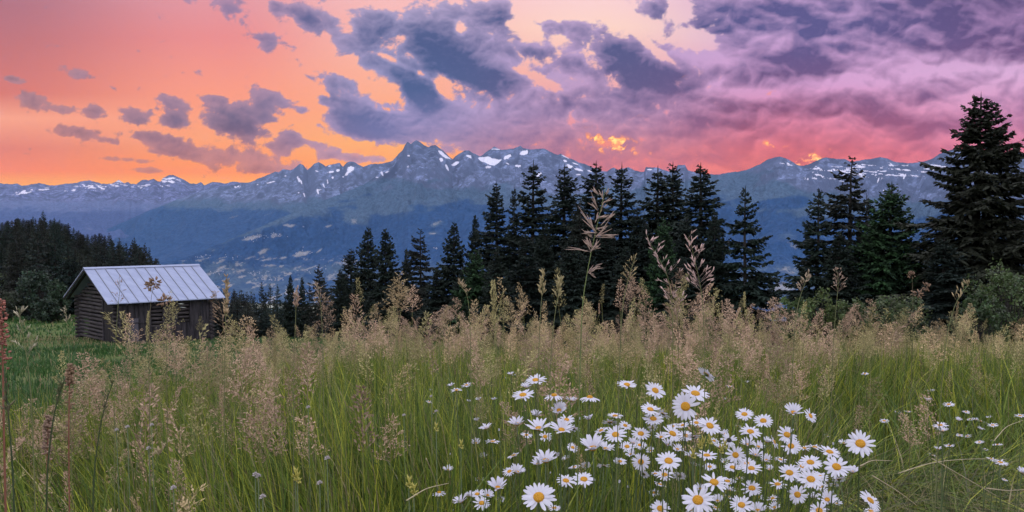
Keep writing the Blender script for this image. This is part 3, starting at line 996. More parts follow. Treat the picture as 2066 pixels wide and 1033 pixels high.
DARK = (0.0125, 0.0205, 0.0165)
spruce_kind('broad', seed=11, H=12.4, R=2.9, step=0.27, nb=6.5, shape=0.86, droop=0.42, tint=(0.0185, 0.0215, 0.0140), gaps=0.12, dens=1.15, ragged=0.26, low=0.04)
spruce_kind('slim', seed=12, H=13.0, R=1.9, step=0.30, nb=5.5, shape=0.88, droop=0.50, tint=DARK, gaps=0.10, ragged=0.26, dens=1.1)
spruce_kind('slim_b', seed=23, H=13.0, R=1.8, step=0.32, nb=5.0, shape=0.80, droop=0.55, tint=(0.0135, 0.0215, 0.016), gaps=0.14, ragged=0.32, dens=1.1)
spruce_kind('open', seed=14, H=10.5, R=2.6, step=0.38, nb=5.0, shape=1.0, droop=0.30, tint=(0.0125, 0.0225, 0.0165), gaps=0.16, ragged=0.24, dens=1.1)
spruce_kind('lush', seed=15, H=10.0, R=2.5, step=0.27, nb=6.5, shape=0.92, droop=0.22, tint=(0.0155, 0.0320, 0.0165), lush=0.8, gaps=0.06, ragged=0.20, dens=1.1)
spruce_kind('cone', seed=16, H=9.0, R=2.3, step=0.28, nb=6.0, shape=1.0, droop=0.34, tint=(0.0130, 0.0215, 0.0160), gaps=0.08, ragged=0.2)
spruce_kind('ragged', seed=17, H=11.0, R=2.3, step=0.40, nb=4.6, shape=0.9, droop=0.60, tint=(0.0150, 0.0190, 0.0145), gaps=0.20, ragged=0.36, dens=1.2)


def plant_spruce(kind, px, py_top, y, half, label, group, tilt=0.0, rz=None, name='spruce_tree'):
    """half: half width of the tree in photo pixels"""
    crown, trunk, H, R = KINDS[kind]
    top = at(px, py_top, y)
    x = top.x
    zg = gz(x, y) - 0.15
    h = top.z - zg
    w = half / F * y
    e = empty(name, (x, y, zg), (random.uniform(-.012, .012), tilt, random.uniform(0, 6.28) if rz is None else rz), (1.62 * w / R, 1.62 * w / R, 1.025 * h / (H * 1.01)))
    tag(e, label, 'tree', group)
    for nm, me in (('crown', crown), ('trunk', trunk)):
        o = bpy.data.objects.new(nm, me)
        COL.objects.link(o)
        o.parent = e
    return e


TALL_GROUP = 1.0
G1 = 'spruces standing at the edge of the meadow'
SPRUCES = [
    ('broad', 1977, 195, 38, 128, 'tallest spruce, broad and brownish black, at the right edge of the photo'),
    ('lush', 1800, 372, 41, 84, 'bright green bushy spruce just left of the tallest broad spruce'),
    ('slim_b', 1748, 396, 47, 36, 'thin spruce top half hidden between the bare-armed spruce and the bright green one'),
    ('ragged', 1713, 326, 44, 80, 'tall dark spruce with drooping layered arms, left of the bright green spruce'),
    ('open', 1653, 384, 43, 72, 'dark spruce with ragged arms bordering the open gap to the valley on its left'),
    ('open', 1505, 381, 46, 70, 'free-standing spruce with evenly spread arms bordering the open gap on its right'),
    ('slim', 1412, 334, 50, 74, 'tall dense spruce behind the pinkish grass plume, left of the free-standing spruce'),
    ('cone', 1445, 430, 47, 44, 'low dark spruce filling the space left of the free-standing spruce'),
    ('slim', 1358, 332, 55, 60, 'right one of the two close-set tall spruce tops'),
    ('slim_b', 1326, 341, 54, 62, 'left one of the two close-set tall spruce tops'),
    ('lush', 1338, 440, 45, 44, 'young greener spruce standing before the two close-set tall tops'),
    ('slim_b', 1250, 334, 55, 56, 'narrow spruce just right of the big near grass plume'),
    ('slim', 1207, 331, 53, 64, 'tall spruce crossed by the big near grass plume'),
    ('ragged', 1170, 400, 50, 44, 'low dark spruce between the plume-crossed spruce and the pointed one to its left'),
    ('slim', 1136, 337, 56, 60, 'pointed spruce second from the left among the tall ones, with full rounded skirt'),
    ('slim_b', 1074, 328, 57, 54, 'highest slender spruce at the left of the tall group, with notched outline'),
    ('slim_b', 1037, 378, 60, 24, 'very thin small-topped spruce squeezed left of the highest slender spruce'),
    ('slim', 1006, 371, 57, 48, 'column-shaped dense spruce with blunt top at the left of the tall group'),
    ('lush', 960, 505, 48, 44, 'short greenish young spruce before the foot of the column-shaped spruce'),
    ('cone', 958, 437, 61, 32, 'slim spruce leaning on the left side of the column-shaped spruce'),
    ('cone', 917, 452, 60, 48, 'evenly conical spruce standing left of the step up to the tall group'),
    ('ragged', 848, 467, 64, 46, 'loose spruce with see-through crown in the middle of the low group'),
    ('cone', 820, 504, 66, 24, 'small spruce top touching the left side of the see-through spruce'),
    ('cone', 777, 464, 66, 46, 'right one of the twin spruces in the low group'),
    ('cone', 742, 462, 69, 46, 'left one of the twin spruces in the low group'),
    ('slim', 708, 503, 71, 36, 'smaller spruce tucked against the left twin spruce'),
    ('cone', 686, 545, 66, 26, 'stunted spruce at the left foot of the twin spruces'),
    ('ragged', 643, 537, 82, 28, 'lone thin-crowned spruce left of the twin spruces'),
    ('cone', 608, 561, 95, 17, 'right one of a pair of small far spruces beyond the meadow'),
    ('cone', 586, 557, 96, 19, 'left one of a pair of small far spruces beyond the meadow'),
    ('slim', 1870, 470, 44, 44, 'low spruce showing between the bright green spruce and the tallest one'),
    ('slim', 1285, 420, 52, 44, 'dark low spruce filling the gap right of the narrow spruce'),
    ('cone', 1100, 455, 52, 46, 'dark low spruce between the highest slender spruce and the pointed one'),
    ('cone', 1000, 505, 46, 50, 'low filler spruce at the foot of the column-shaped spruce'),
    ('slim', 1058, 470, 49, 46, 'mid-height dark spruce below the highest slender spruce'),
    ('cone', 1150, 480, 47, 60, 'wide dark skirted spruce below the pointed one with full skirt'),
    ('slim', 1222, 455, 49, 50, 'shadowy spruce behind the lower part of the big grass plume'),
    ('cone', 1262, 500, 46, 54, 'squat black-green spruce under the narrow spruce'),
    ('slim', 1300, 450, 50, 44, 'shadowy spruce left of the young greener one'),
    ('slim', 1385, 440, 48, 52, 'shadowy spruce between the twin tall tops and the tall dense one'),
    ('cone', 1378, 520, 44, 60, 'squat black spruce right of the young greener one'),
    ('cone', 1690, 470, 41, 64, 'dark skirted spruce below the bare-armed pair right of the gap'),
    ('slim', 1760, 480, 42, 56, 'shadowy spruce at the left foot of the bright green one'),
    ('cone', 880, 545, 58, 46, 'small spruce filling between the see-through and the evenly conical spruce'),
    ('cone', 800, 555, 60, 44, 'small spruce at the foot between the twins and the see-through spruce'),
    ('cone', 935, 540, 56, 46, 'small dark spruce right of the evenly conical one'),
    ('slim', 1835, 500, 42, 56, 'dark spruce wedged right of the bright green one'),
    ('slim', 1905, 480, 36, 60, 'dark lower spruce merging with the left skirt of the tallest one'),
    ('cone', 2040, 470, 42, 60, 'dark spruce half hidden behind the right skirt of the tallest one'),
]
for k, px, py, y, half, lab in SPRUCES:
    plant_spruce(k, px, py, y, half, lab, G1)

# far woods: whole trees as single meshes, shared by many copies
FAR = []
for i in range(5):
    (v, q, c), tr = spruce_meshes(seed=40 + i, H=11.0, R=2.0 + 0.25 * (i % 3), step=0.42, nb=5.5, shape=0.92, droop=0.35, tint=[(0.0150, 0.0225, 0.0190), (0.0110, 0.0170, 0.0155), (0.0215, 0.0290, 0.0200), (0.0180, 0.0205, 0.0165), (0.0140, 0.0260, 0.0205)][i], far=False, dens=0.55, gaps=0.06, ragged=0.20)
    tv = np.concatenate(tr.v)
    tf4 = np.concatenate(tr.f4)
    nq = len(q)
    V = np.concatenate([v, tv])
    cc = np.concatenate([c, np.tile((0.02, 0.018, 0.016), (len(tv), 1))])
    FAR.append(mesh_np('spruce_tree', V, [np.concatenate([q, tf4 + len(v)])], [m_needle], attrs=dict(col=cc), link=False))


def far_tree(x, y, h, w, label, group, name='spruce_tree'):
    me = random.choice(FAR)
    o = bpy.data.objects.new(name, me)
    COL.objects.link(o)
    o.location = (x, y, gz(x, y) - 0.2)
    o.rotation_euler = (0, 0, random.uniform(0, 6.28))
    o.scale = (w / 2.2, w / 2.2, h / 11.0)
    tag(o, label, 'tree', group)
    return o


# the wood on the left hillside: its skyline first, then the trees below it
SKY_L = [(-70, 440), (-20, 445), (10, 440), (35, 432), (52, 436), (70, 433), (88, 430), (105, 436), (120, 441), (138, 445), (152, 456), (163, 462), (176, 470), (188, 466), (203, 462), (215, 468), (226, 476), (240, 484),
         (252, 482), (264, 485), (276, 482), (288, 492), (300, 502), (308, 512)]
LW, GW = 'dark spruce in the wood on the hillside behind the hut', 'trees of the hillside wood'
for i, (px, py) in enumerate(SKY_L):
    y = random.uniform(170, 235) if px < 230 else random.uniform(130, 165)
    p = at(px + random.uniform(-5, 5), py + random.uniform(-5, 9), y)
    h = p.z - gz(p.x, y) + 0.2
    far_tree(p.x, y, max(h, 6), random.uniform(2.0, 2.8), LW, GW)
k = 0
while k < 125:
    ppx = random.uniform(-80, 316)
    y = math.sqrt(random.uniform(80 ** 2, 235 ** 2)) if ppx < 215 else random.uniform(85, 165)
    x = float(uv_of(ppx, 500)[0]) * y
    sky = np.interp(ppx, [q[0] for q in SKY_L], [q[1] for q in SKY_L])
    h = min(random.uniform(8.5, 13.5), at(ppx, sky + 6, y).z - gz(x, y))
    if h > 4:
        far_tree(x, y, h, random.uniform(2.1, 3.0), LW, GW)
        k += 1
for px, py, y in [(140, 500, 108), (150, 512, 98), (160, 505, 112), (168, 515, 120), (178, 512, 104), (186, 518, 112), (130, 505, 118), (152, 498, 125)]:
    p = at(px, py, y)
    far_tree(p.x, y, p.z - gz(p.x, y) + .2, 2.6, LW, GW)
# the wood in the hollow right of the hut
SKY_M = [(405, 545), (430, 552), (445, 556), (460, 562), (480, 564), (500, 567), (520, 570), (540, 574), (560, 578), (580, 582), (620, 590), (680, 585), (720, 585)]
for i in range(88):
    r = i % 3
    ppx = random.uniform(390, 720)
    y = random.uniform(*((190, 240) if r == 0 else (140, 190) if r == 1 else (100, 140)))
    x = float(uv_of(ppx, 560)[0]) * y
    sky = np.interp(ppx, [k[0] for k in SKY_M], [k[1] for k in SKY_M])
    zt = at(ppx, sky + random.uniform(-5, 9) + 20 * r, y).z
    h = zt - gz(x, y)
    if h > 3.5:
        far_tree(x, y, min(h, 19), random.uniform(2.6, 3.8), 'dark spruce in the wood in the hollow right of the hut', 'trees of the hollow wood')
for px, py, y in [(528, 566, 112), (545, 569, 112), (560, 571, 116), (655, 565, 90), (668, 572, 92), (625, 572, 96)]:
    p = at(px, py, y)
    far_tree(p.x, y, p.z - gz(p.x, y), 1.7, 'small pointed spruce at the near edge of the hollow wood', 'edge trees of the hollow wood')


# ------------------------------------------------------------------ broadleaf bushes and trees
m_leaf = leaf_mat('bush_leaves', trans=0.25, rough=0.55, vary=0.3, spec=0.3, nscale=1.2)


def leafy(seed, rx, ry, rz_, nclump, nleaf, size, tint, spiky=0.0):
    """crown of leaf-sized faces gathered in clumps inside an uneven outline; returns arrays and twigs"""
    g = np.random.default_rng(seed)
    cs = []
    while len(cs) < nclump:
        p = g.uniform(-1, 1, 3)
        r = np.linalg.norm(p)
        if 0.35 < r < 1.0 and p[2] > -0.75:
            cs.append(p * g.uniform(0.85, 1.08))
    cs = np.array(cs) * np.array([rx, ry, rz_])
    v, c = [], []
    tw = MB()
    for p in cs:
        cr = g.uniform(0.16, 0.30) * min(rx, rz_)
        k = int(nleaf * g.uniform(0.7, 1.3))
        d = g.normal(0, 1, (k, 3))
        d /= np.linalg.norm(d, axis=1)[:, None]
        pos = p + d * (cr * g.uniform(0.3, 1.0, (k, 1)) ** 0.6)
        ax = g.normal(0, 1, (k, 3)) + np.array([0, 0, spiky])
        ax /= np.linalg.norm(ax, axis=1)[:, None]
        sd = np.cross(ax, g.normal(0, 1, (k, 3)))
        sd /= np.linalg.norm(sd, axis=1)[:, None] + 1e-9
        L = size * g.uniform(0.6, 1.3, (k, 1))
        W = L * 0.32
        v.append(np.stack([pos, pos + ax * L * .5 + sd * W, pos + ax * L, pos + ax * L * .5 - sd * W], 1))
        col = np.array(tint) * g.uniform(0.65, 1.35) * g.uniform(0.75, 1.3, (k, 1)) * (1 + g.normal(0, .07, (k, 3)))
        c.append(np.repeat(col[:, None, :], 4, 1))
        a = np.array([p[0] * .08, p[1] * .08, -rz_])
        m = (a + p) / 2 + g.normal(0, 0.05 * rx, 3)
        tw.tube(np.array([a, m, p]), [0.03 * rz_, 0.015 * rz_, 0.006 * rz_], 4)
    v, c = np.concatenate(v), np.concatenate(c)
    q = np.arange(len(v))[:, None] * 4 + np.arange(4)[None]
    return v.reshape(-1, 3), q, np.clip(c.reshape(-1, 3), 0.003, 1), tw


def plant_leafy(name, cat, px, py_top, y, half, depth, label, seed, tint, nclump=60, nleaf=60, size=0.09, group=None, sink=0.0):
    top = at(px, py_top, y)
    zg = gz(top.x, y)
    hz = max(0.5, (top.z - zg + sink)) / 2
    w = half / F * y
    v, q, c, tw = leafy(seed, w, depth, hz, nclump, nleaf, size, tint)
    e = empty(name, (top.x, y, zg - sink))
    tag(e, label, cat, group)
    off = np.array([0, 0, hz])
    o = mesh_np('crown' if cat == 'tree' else 'foliage', v + off, [q], [m_leaf], parent=e, attrs=dict(col=c))
    t_ = tw.build('trunk' if cat == 'tree' else 'twigs', m_bark, parent=e)
    t_.location = (0, 0, hz)
    return e


OLIVE = (0.080, 0.112, 0.036)
plant_leafy('bush', 'bush', 2046, 528, 24, 84, 1.2, 'olive green leafy bush at the right edge below the tallest spruce', 3, (0.056, 0.086, 0.030), 90, 70, 0.10)
plant_leafy('bush', 'bush', 1985, 592, 22, 50, 0.8, 'low leafy bush just left of the taller bush at the right edge', 4, (0.038, 0.062, 0.024), 60, 70, 0.09)
plant_leafy('bush', 'bush', 1655, 580, 26, 52, 0.9, 'light green low bush below the open gap, behind the grass heads', 5, OLIVE, 60, 70, 0.09)
plant_leafy('bush', 'bush', 1600, 596, 25, 34, 0.7, 'small green bush left of the light green low bush under the gap', 6, (0.062, 0.100, 0.034), 40, 70, 0.09)
plant_leafy('bush', 'bush', 1810, 592, 25, 70, 0.9, 'wide dull green bush below the bright green spruce', 7, (0.060, 0.082, 0.034), 70, 70, 0.09)
plant_leafy('bush', 'bush', 1725, 594, 25, 40, 0.7, 'olive bush between the light green low bush and the wide dull one', 8, (0.066, 0.094, 0.034), 50, 70, 0.09)
plant_leafy('broadleaf_tree', 'tree', 72, 541, 68, 34, 1.5, 'round pale-topped broadleaf tree in front of the wood left of the hut', 9, (0.030, 0.050, 0.032), 90, 60, 0.22)
plant_leafy('broadleaf_tree', 'tree', 116, 562, 66, 20, 1.0, 'narrow broadleaf tree close to the left gable of the hut', 10, (0.032, 0.056, 0.030), 60, 60, 0.20)
plant_leafy('bush', 'bush', 8, 588, 66, 34, 1.4, 'brownish bush at the left edge where wood meets pasture', 12, (0.034, 0.044, 0.026), 60, 60, 0.18)
plant_leafy('bush', 'bush', 95, 605, 64, 40, 1.2, 'dark low bush along the wood edge left of the hut', 13, (0.024, 0.042, 0.024), 60, 60, 0.18)


# ------------------------------------------------------------------ the barn
def wood_mat(name, dark, lightc, sc=(3, 3, 30), rough=0.9):
    m, t, b = new_mat(name)
    pos = t.node('ShaderNodeTexCoord').outputs['Object']
    n = t.noise(t.mapping(pos, scale=sc), 1.0, 6.0, 0.65, 0.4)
    n2 = t.noise(pos, 1.3, 4.0, 0.6)
    c = t.mix(t.maprange(n, 0.3, 0.7), dark, lightc)
    c = t.mix(t.maprange(n2, 0.5, 0.75, 0, .5), c, tuple(0.5 * k for k in dark))
    t.put(b.inputs['Base Color'], c)
    b.inputs['Roughness'].default_value = rough
    b.inputs['Specular IOR Level'].default_value = 0.2
    bm = t.node('ShaderNodeBump')
    bm.inputs['Strength'].default_value = 0.5
    bm.inputs['Distance'].default_value = 0.01
    t.put(bm.inputs['Height'], n)
    t.l.new(bm.outputs[0], b.inputs['Normal'])
    return m


def roof_mat():
    m, t, b = new_mat('sheet_metal_roof')
    pos = t.node('ShaderNodeTexCoord').outputs['Object']
    n = t.noise(t.mapping(pos, scale=(1.2, 4.0, 1.2)), 1.0, 6.0, 0.65)
    n2 = t.noise(pos, 14.0, 4.0, 0.6)
    c = t.mix(t.maprange(n, 0.3, 0.7), (0.205, 0.235, 0.345), (0.275, 0.310, 0.430))
    c = t.mix(t.maprange(n2, 0.55, 0.75, 0, .35), c, (0.28, 0.29, 0.33))
    t.put(b.inputs['Base Color'], c)
    b.inputs['Metallic'].default_value = 0.25
    t.put(b.inputs['Roughness'], t.maprange(n, 0.3, 0.7, 0.55, 0.75))
    return m


def build_barn():
    sc = 1.07
    yf = 42.0 * sc
    A = at(217, 613, yf)                                   # near left eave corner
    ze = A.z
    _, vb = uv_of(127, 599)
    B = at(127, 599, (ze - CAM_Z) / float(vb))              # rear left eave corner
    _, vr = uv_of(455, 600)
    D = at(455, 600, (ze - CAM_Z) / float(vr))              # near right eave corner
    mid = (A + B) / 2
    rl = at(167, 541, mid.y)
    rise = rl.z - ze
    W = (B - A)
    Lv = (D - A)
    wid, leng = W.length, Lv.length
    ew, el = W / wid, Lv / leng
    org = np.array(A)
    zg = gz(float(A.x), float(A.y)) - 0.25
    hw = ze - zg                                            # eave height above the ground

    def M(p):                                               # s along length, t across (0 front eave .. wid rear), h above the foot
        p = np.asarray(p, float)
        return (org * np.array([1, 1, 0]) + p[:, :1] * np.array(el) + p[:, 1:2] * np.array(ew) + np.array([0, 0, 1.0]) * (p[:, 2:3] + zg))

    base = Vector((A.x, A.y, zg))
    e = empty('log_barn', base)
    tag(e, 'weathered log hay barn with pale sheet-metal gable roof on the pasture', 'barn')
    inv = -np.array(base)

    def put(mb, name, mat, parent=e, smooth=False):
        mb.v = [v + inv for v in mb.v]
        return mb.build(name, mat, parent, smooth=smooth)

    m_log = wood_mat('old_logs', (0.018, 0.016, 0.018), (0.072, 0.062, 0.062), (2.0, 2.0, 14))
    m_board = wood_mat('old_boards', (0.012, 0.011, 0.014), (0.050, 0.044, 0.050), (9, 9, 1.2))
    m_dark = wood_mat('dark_boards', (0.010, 0.009, 0.010), (0.030, 0.026, 0.027), (9, 9, 1.2))
    m_roof = roof_mat()
    oh_f, oh_g = 0.42, 0.62                                 # eave and gable overhang
    s0, s1, t0, t1 = oh_g, leng - oh_g, oh_f, wid - oh_f
    slope = rise / (wid / 2)
    g = np.random.default_rng(5)

    # log courses: front, rear and the two gable walls
    def log(p, q, r):
        pts = np.stack([np.array(p) + (np.array(q) - np.array(p)) * k for k in np.linspace(0, 1, 5)])
        pts[:, 2] += g.normal(0, 0.012, 5)
        pts[:, 1] += g.normal(0, 0.008, 5)
        return M(pts), r * (1 + g.normal(0, .05, 5))

    walls = {'log_wall': MB()}
    lw = MB()
    for side, tt in ((0, t0 + 0.10), (1, t1 - 0.10)):
        h = 0.12
        while h < hw - 0.05 + slope * oh_f:
            pts, r = log((s0 - 0.18, tt, h), (s1 + 0.18, tt, h), 0.085)
            lw.tube(pts, r, 8)
            h += 0.225
    put(lw, 'long_wall', m_log)
    for ss, nm in ((s0 + 0.10, 'gable_wall'), (s1 - 0.10, 'gable_wall')):
        gw = MB()
        h = 0.23
        while h < hw + rise - 0.25:
            over = max(0.0, h - hw - 0.06)
            a = t0 + over / slope - (0.18 if over == 0 else -0.12)
            b = t1 - over / slope + (0.18 if over == 0 else -0.12)
            if b - a > 0.3:
                pts, r = log((ss, a, h), (ss, b, h), 0.085)
                gw.tube(pts, r, 8)
            h += 0.225
        put(gw, nm, m_log)
    # added dark box stands in for inner shade, so the log gaps read as gaps
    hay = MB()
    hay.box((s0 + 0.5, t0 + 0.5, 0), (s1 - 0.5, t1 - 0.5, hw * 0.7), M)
    put(hay, 'interior_shade_box', m_dark)

    # upright boarding on the front, leaving two open log panels
    fb = MB()
    s = s0 + 0.05
    L = s1 - s0
    openings = [(0.34, 0.46), (0.62, 0.745)]
    while s < s1 - 0.02:
        w = g.uniform(0.13, 0.20)
        f = (s + w / 2 - s0) / L
        zb, zt = 0.05 + g.uniform(0, 0.10), hw + slope * oh_f - 0.12 + g.uniform(-.04, 0)
        th = g.uniform(0.022, 0.032)
        opened = [o for o in openings if o[0] < f < o[1]]
        e1 = min(s + w - 0.012, s1)
        tlt = g.normal(0, 0.012)
        def board(za, zc):
            p = np.array([(s, t0 - th, za), (e1, t0 - th, za), (e1, t0 + 0.01, za), (s, t0 + 0.01, za), (s + tlt, t0 - th, zc), (e1 + tlt, t0 - th, zc), (e1 + tlt, t0 + 0.01, zc), (s + tlt, t0 + 0.01, zc)])
            fb.hexa(M(p))
        if opened:
            board(zb, hw * (0.40 if opened[0][0] < 0.5 else 0.46))
        elif 0.80 < f < 0.83:
            pass
        else:
            board(zb, zt)
        s += w
    put(fb, 'front_boarding', m_board)
    # stanchions and rails on the front
    for f in (0.015, 0.325, 0.475, 0.60, 0.765, 0.985):
        st = MB()
        c = s0 + f * L
        st.box((c - 0.075, t0 - 0.11, 0.0), (c + 0.075, t0 - 0.035, hw + slope * oh_f - 0.14), M)
        put(st, 'post', m_board)
    rail = MB()
    rail.box((s0 + 0.06 * L, t0 - 0.075, hw * 0.50), (s0 + 0.30 * L, t0 - 0.034, hw * 0.50 + 0.07), M)
    put(rail, 'rail', m_board)
    # pale patched hatch low on the front
    hatch = MB()
    for k in range(3):
        hatch.box((s0 + 0.10 * L + k * 0.20, t0 - 0.062, 0.25), (s0 + 0.10 * L + k * 0.20 + 0.185, t0 - 0.036, hw * 0.62), M)
    ht = put(hatch, 'hatch', wood_mat('grey_boards', (0.035, 0.033, 0.042), (0.105, 0.098, 0.118), (9, 9, 1.2)))
    # boarded door in the gable with a sill beam
    dr = MB()
    d0 = t0 + 0.16
    for k in range(5):
        dr.box((s0 - 0.055, d0 + k * 0.27, 0.1), (s0 - 0.012, d0 + k * 0.27 + 0.255, hw + min(slope * (oh_f * 0.6 + k * 0.27), rise * 0.7) - 0.02 + g.uniform(-.03, .0)), M)
    door = put(dr, 'door', m_dark)
    cr = MB()
    cr.box((s0 - 0.13, d0 + 1.00, 0.62 * hw), (s0 - 0.060, d0 + 1.62, 0.62 * hw + 0.09), M)
    put(cr, 'crossbar', m_board)
    for off in (1.40, 0.02):
        st = MB()
        st.box((s0 - 0.11, d0 + off, 0.05), (s0 - 0.03, d0 + off + 0.12, hw + slope * (d0 + off - 0.02) - 0.12), M)
        put(st, 'post', m_board)
    # roof: two sheets with standing seams, ridge cap and fascia
    th = 0.05
    for side in (0, 1):
        rf = MB()
        ta, tb = (0.0, wid / 2) if side == 0 else (wid, wid / 2)
        p = np.array([(0, ta, hw), (leng, ta, hw), (leng, tb, hw + rise), (0, tb, hw + rise)])
        lowp = p.copy()
        lowp[:, 2] -= th
        cc = np.concatenate([M(lowp), M(p)])
        if side == 1:
            cc = np.concatenate([M(lowp[[1, 0, 3, 2]]), M(p[[1, 0, 3, 2]])])
        rf.hexa(cc)
        ro = put(rf, 'roof', m_roof)
        sm = MB()
        ns = 12
        for k in range(1, ns):
            c = leng * k / ns
            up = 0.045
            q = [(c - .014, ta, hw + .002), (c + .014, ta, hw + .002), (c + .014, tb, hw + rise + .002), (c - .014, tb, hw + rise + .002)]
            hi = [(a, b, z + up) for a, b, z in q]
            pts = np.array(q + hi)
            if side == 1:
                pts = pts[[1, 0, 3, 2, 5, 4, 7, 6]]
            sm.hexa(M(pts))
        put(sm, 'seam', m_dark if False else m_seam, parent=ro)
    cap = MB()
    for sg in (-1, 1):
        q = np.array([(-.02, wid / 2, hw + rise + .05), (leng + .02, wid / 2, hw + rise + .05), (leng + .02, wid / 2 + sg * .16, hw + rise - slope * .16 + .052), (-.02, wid / 2 + sg * .16, hw + rise - slope * .16 + .052)])
        lo = q.copy()
        lo[:, 2] -= .012
        pts = np.concatenate([lo, q])
        if sg < 0:
            pts = pts[[1, 0, 3, 2, 5, 4, 7, 6]]
        cap.hexa(M(pts))
    put(cap, 'ridge_cap', m_roof)
    # verge boards and rafters under the overhang
    vb_ = MB()
    for ss in (0.02, leng - 0.05):
        for ta in (0.02, wid - 0.02):
            q = np.array([(ss, ta, hw - .17), (ss + .03, ta, hw - .17), (ss + .03, wid / 2, hw + rise - .17), (ss, wid / 2, hw + rise - .17)])
            hi = q.copy()
            hi[:, 2] += .115
            vb_.hexa(M(np.concatenate([q, hi])))
    put(vb_, 'verge_board', m_dark)
    ra = MB()
    for k in range(9):
        ss = 0.25 + (leng - 0.5) * k / 8
        for ta in (0.04, wid - 0.04):
            q = np.array([(ss - .05, ta, hw - .16), (ss + .05, ta, hw - .16), (ss + .05, wid / 2, hw + rise - .16), (ss - .05, wid / 2, hw + rise - .16)])
            hi = q.copy()
            hi[:, 2] += .10
            ra.hexa(M(np.concatenate([q, hi])))
    put(ra, 'rafter', m_dark)
    return A, D, B


m_seam, _t, _b = new_mat('roof_seam')
_b.inputs['Base Color'].default_value = (0.16, 0.17, 0.21, 1)
_b.inputs['Roughness'].default_value = 0.6
BARN = build_barn()


# ------------------------------------------------------------------ meadow grass
BUF = {}


def strips(base, tip_dir, length, width, bend, col, seg=4, twist=None, g=None):
    """curved tapering blades; base (n,3), tip_dir (n,2) lean direction; returns verts, quads, colours"""
    n = len(base)
    s = np.linspace(0, 1, seg + 1)
    ln = length[:, None]
    hor = bend[:, None] * s[None] ** 2 * ln
    ver = ln * (s[None] - 0.35 * np.minimum(bend, 1.6)[:, None] * s[None] ** 2.4)
    P = np.empty((n, seg + 1, 3))
    P[..., 0] = base[:, 0:1] + tip_dir[:, 0:1] * hor
    P[..., 1] = base[:, 1:2] + tip_dir[:, 1:2] * hor
    P[..., 2] = base[:, 2:3] + ver
    a = twist if twist is not None else g.uniform(0, math.pi, n)
    sd = np.stack([np.cos(a), np.sin(a), np.zeros(n)], 1)
    wv = width[:, None] * np.clip(1.05 - s[None] ** 1.6, 0.06, 1)
    V = np.stack([P - sd[:, None] * wv[..., None] * .5, P + sd[:, None] * wv[..., None] * .5], 2)
    idx = np.arange(n * (seg + 1) * 2).reshape(n, seg + 1, 2)
    q = np.stack([idx[:, :-1, 0], idx[:, :-1, 1], idx[:, 1:, 1], idx[:, 1:, 0]], -1).reshape(-1, 4)
    C = np.repeat(col[:, None, :], (seg + 1) * 2, 1)
    return V.reshape(-1, 3), q, C.reshape(-1, 3)


class Big:
    def __init__(self):
        self.v, self.q, self.c, self.n = [], [], [], 0

    def add(self, v, q, c):
        self.v.append(np.asarray(v, np.float32))
        self.q.append(np.asarray(q, np.int32) + self.n)
        self.c.append(np.asarray(c, np.float32))
        self.n += len(v)

    def build(self, name, mat):
        return mesh_np(name, np.concatenate(self.v), [np.concatenate(self.q)], [mat], attrs=dict(col=np.clip(np.concatenate(self.c), 0.002, 1)))


m_grass = leaf_mat('grass_blades', trans=0.35, rough=0.5, vary=0.15, spec=0.3, nscale=8.0)
m_seed = leaf_mat('dry_seed_heads', trans=0.30, rough=0.7, vary=0.15, spec=0.2, nscale=40.0)


def scatter_wedge(g, y0, y1, per_m2, half=0.70):
    """points over the part of the meadow the camera can see, between two distances"""
    # a margin on both sides keeps the meadow whole when the viewer steps aside
    m = 1.6
    area = half * (y1 * y1 - y0 * y0) + 2 * m * (y1 - y0)
    n = int(area * per_m2)
    yy = np.linspace(y0, y1, 400)
    cdf = half * (yy * yy - y0 * y0) + 2 * m * (yy - y0)
    y = np.interp(g.uniform(0, cdf[-1], n), cdf, yy)
    x = g.uniform(-1, 1, n) * (half * y + m)
    return x, y


def patchy(x, y, f, seed):
    return vnoise(x * f, y * f, seed) * 0.6 + vnoise(x * f * 2.7, y * f * 2.7, seed + 5) * 0.4


GREEN_A = np.array([0.185, 0.245, 0.030])
GREEN_B = np.array([0.330, 0.350, 0.045])
GREEN_C = np.array([0.080, 0.135, 0.030])
STRAW = np.array([0.30, 0.25, 0.13])


def lean_field(x, y, g, n):
    a = vnoise(x * 0.8, y * 0.8, 71) * 6.28 + g.normal(0, 0.9, n)
    return np.stack([np.cos(a), np.sin(a)], 1)


def trampled(x, y):
    """the lying grass in the right corner of the picture"""
    u = x / np.maximum(y, .3)
    return sstep(0.34, 0.45, u + 0.08 * (vnoise(x * 3, y * 3, 9) - .5)) * (1 - sstep(3.0, 4.2, y)) * sstep(0.5, 0.8, y)


def meadow_mask(x, y):
    """1 in the unmown meadow, 0 on the mown pasture beyond its edge"""
    u = x / np.maximum(y, .3)
    edge = np.interp(u, [-0.75, -0.55, -0.42, -0.3, -0.15, 0.1, 0.8], [4.2, 4.7, 7.4, 9.5, 12, 14, 14])
    return (y < edge + 1.2 * (vnoise(x * 0.9, y * 0.9, 81) - .5)).astype(float)


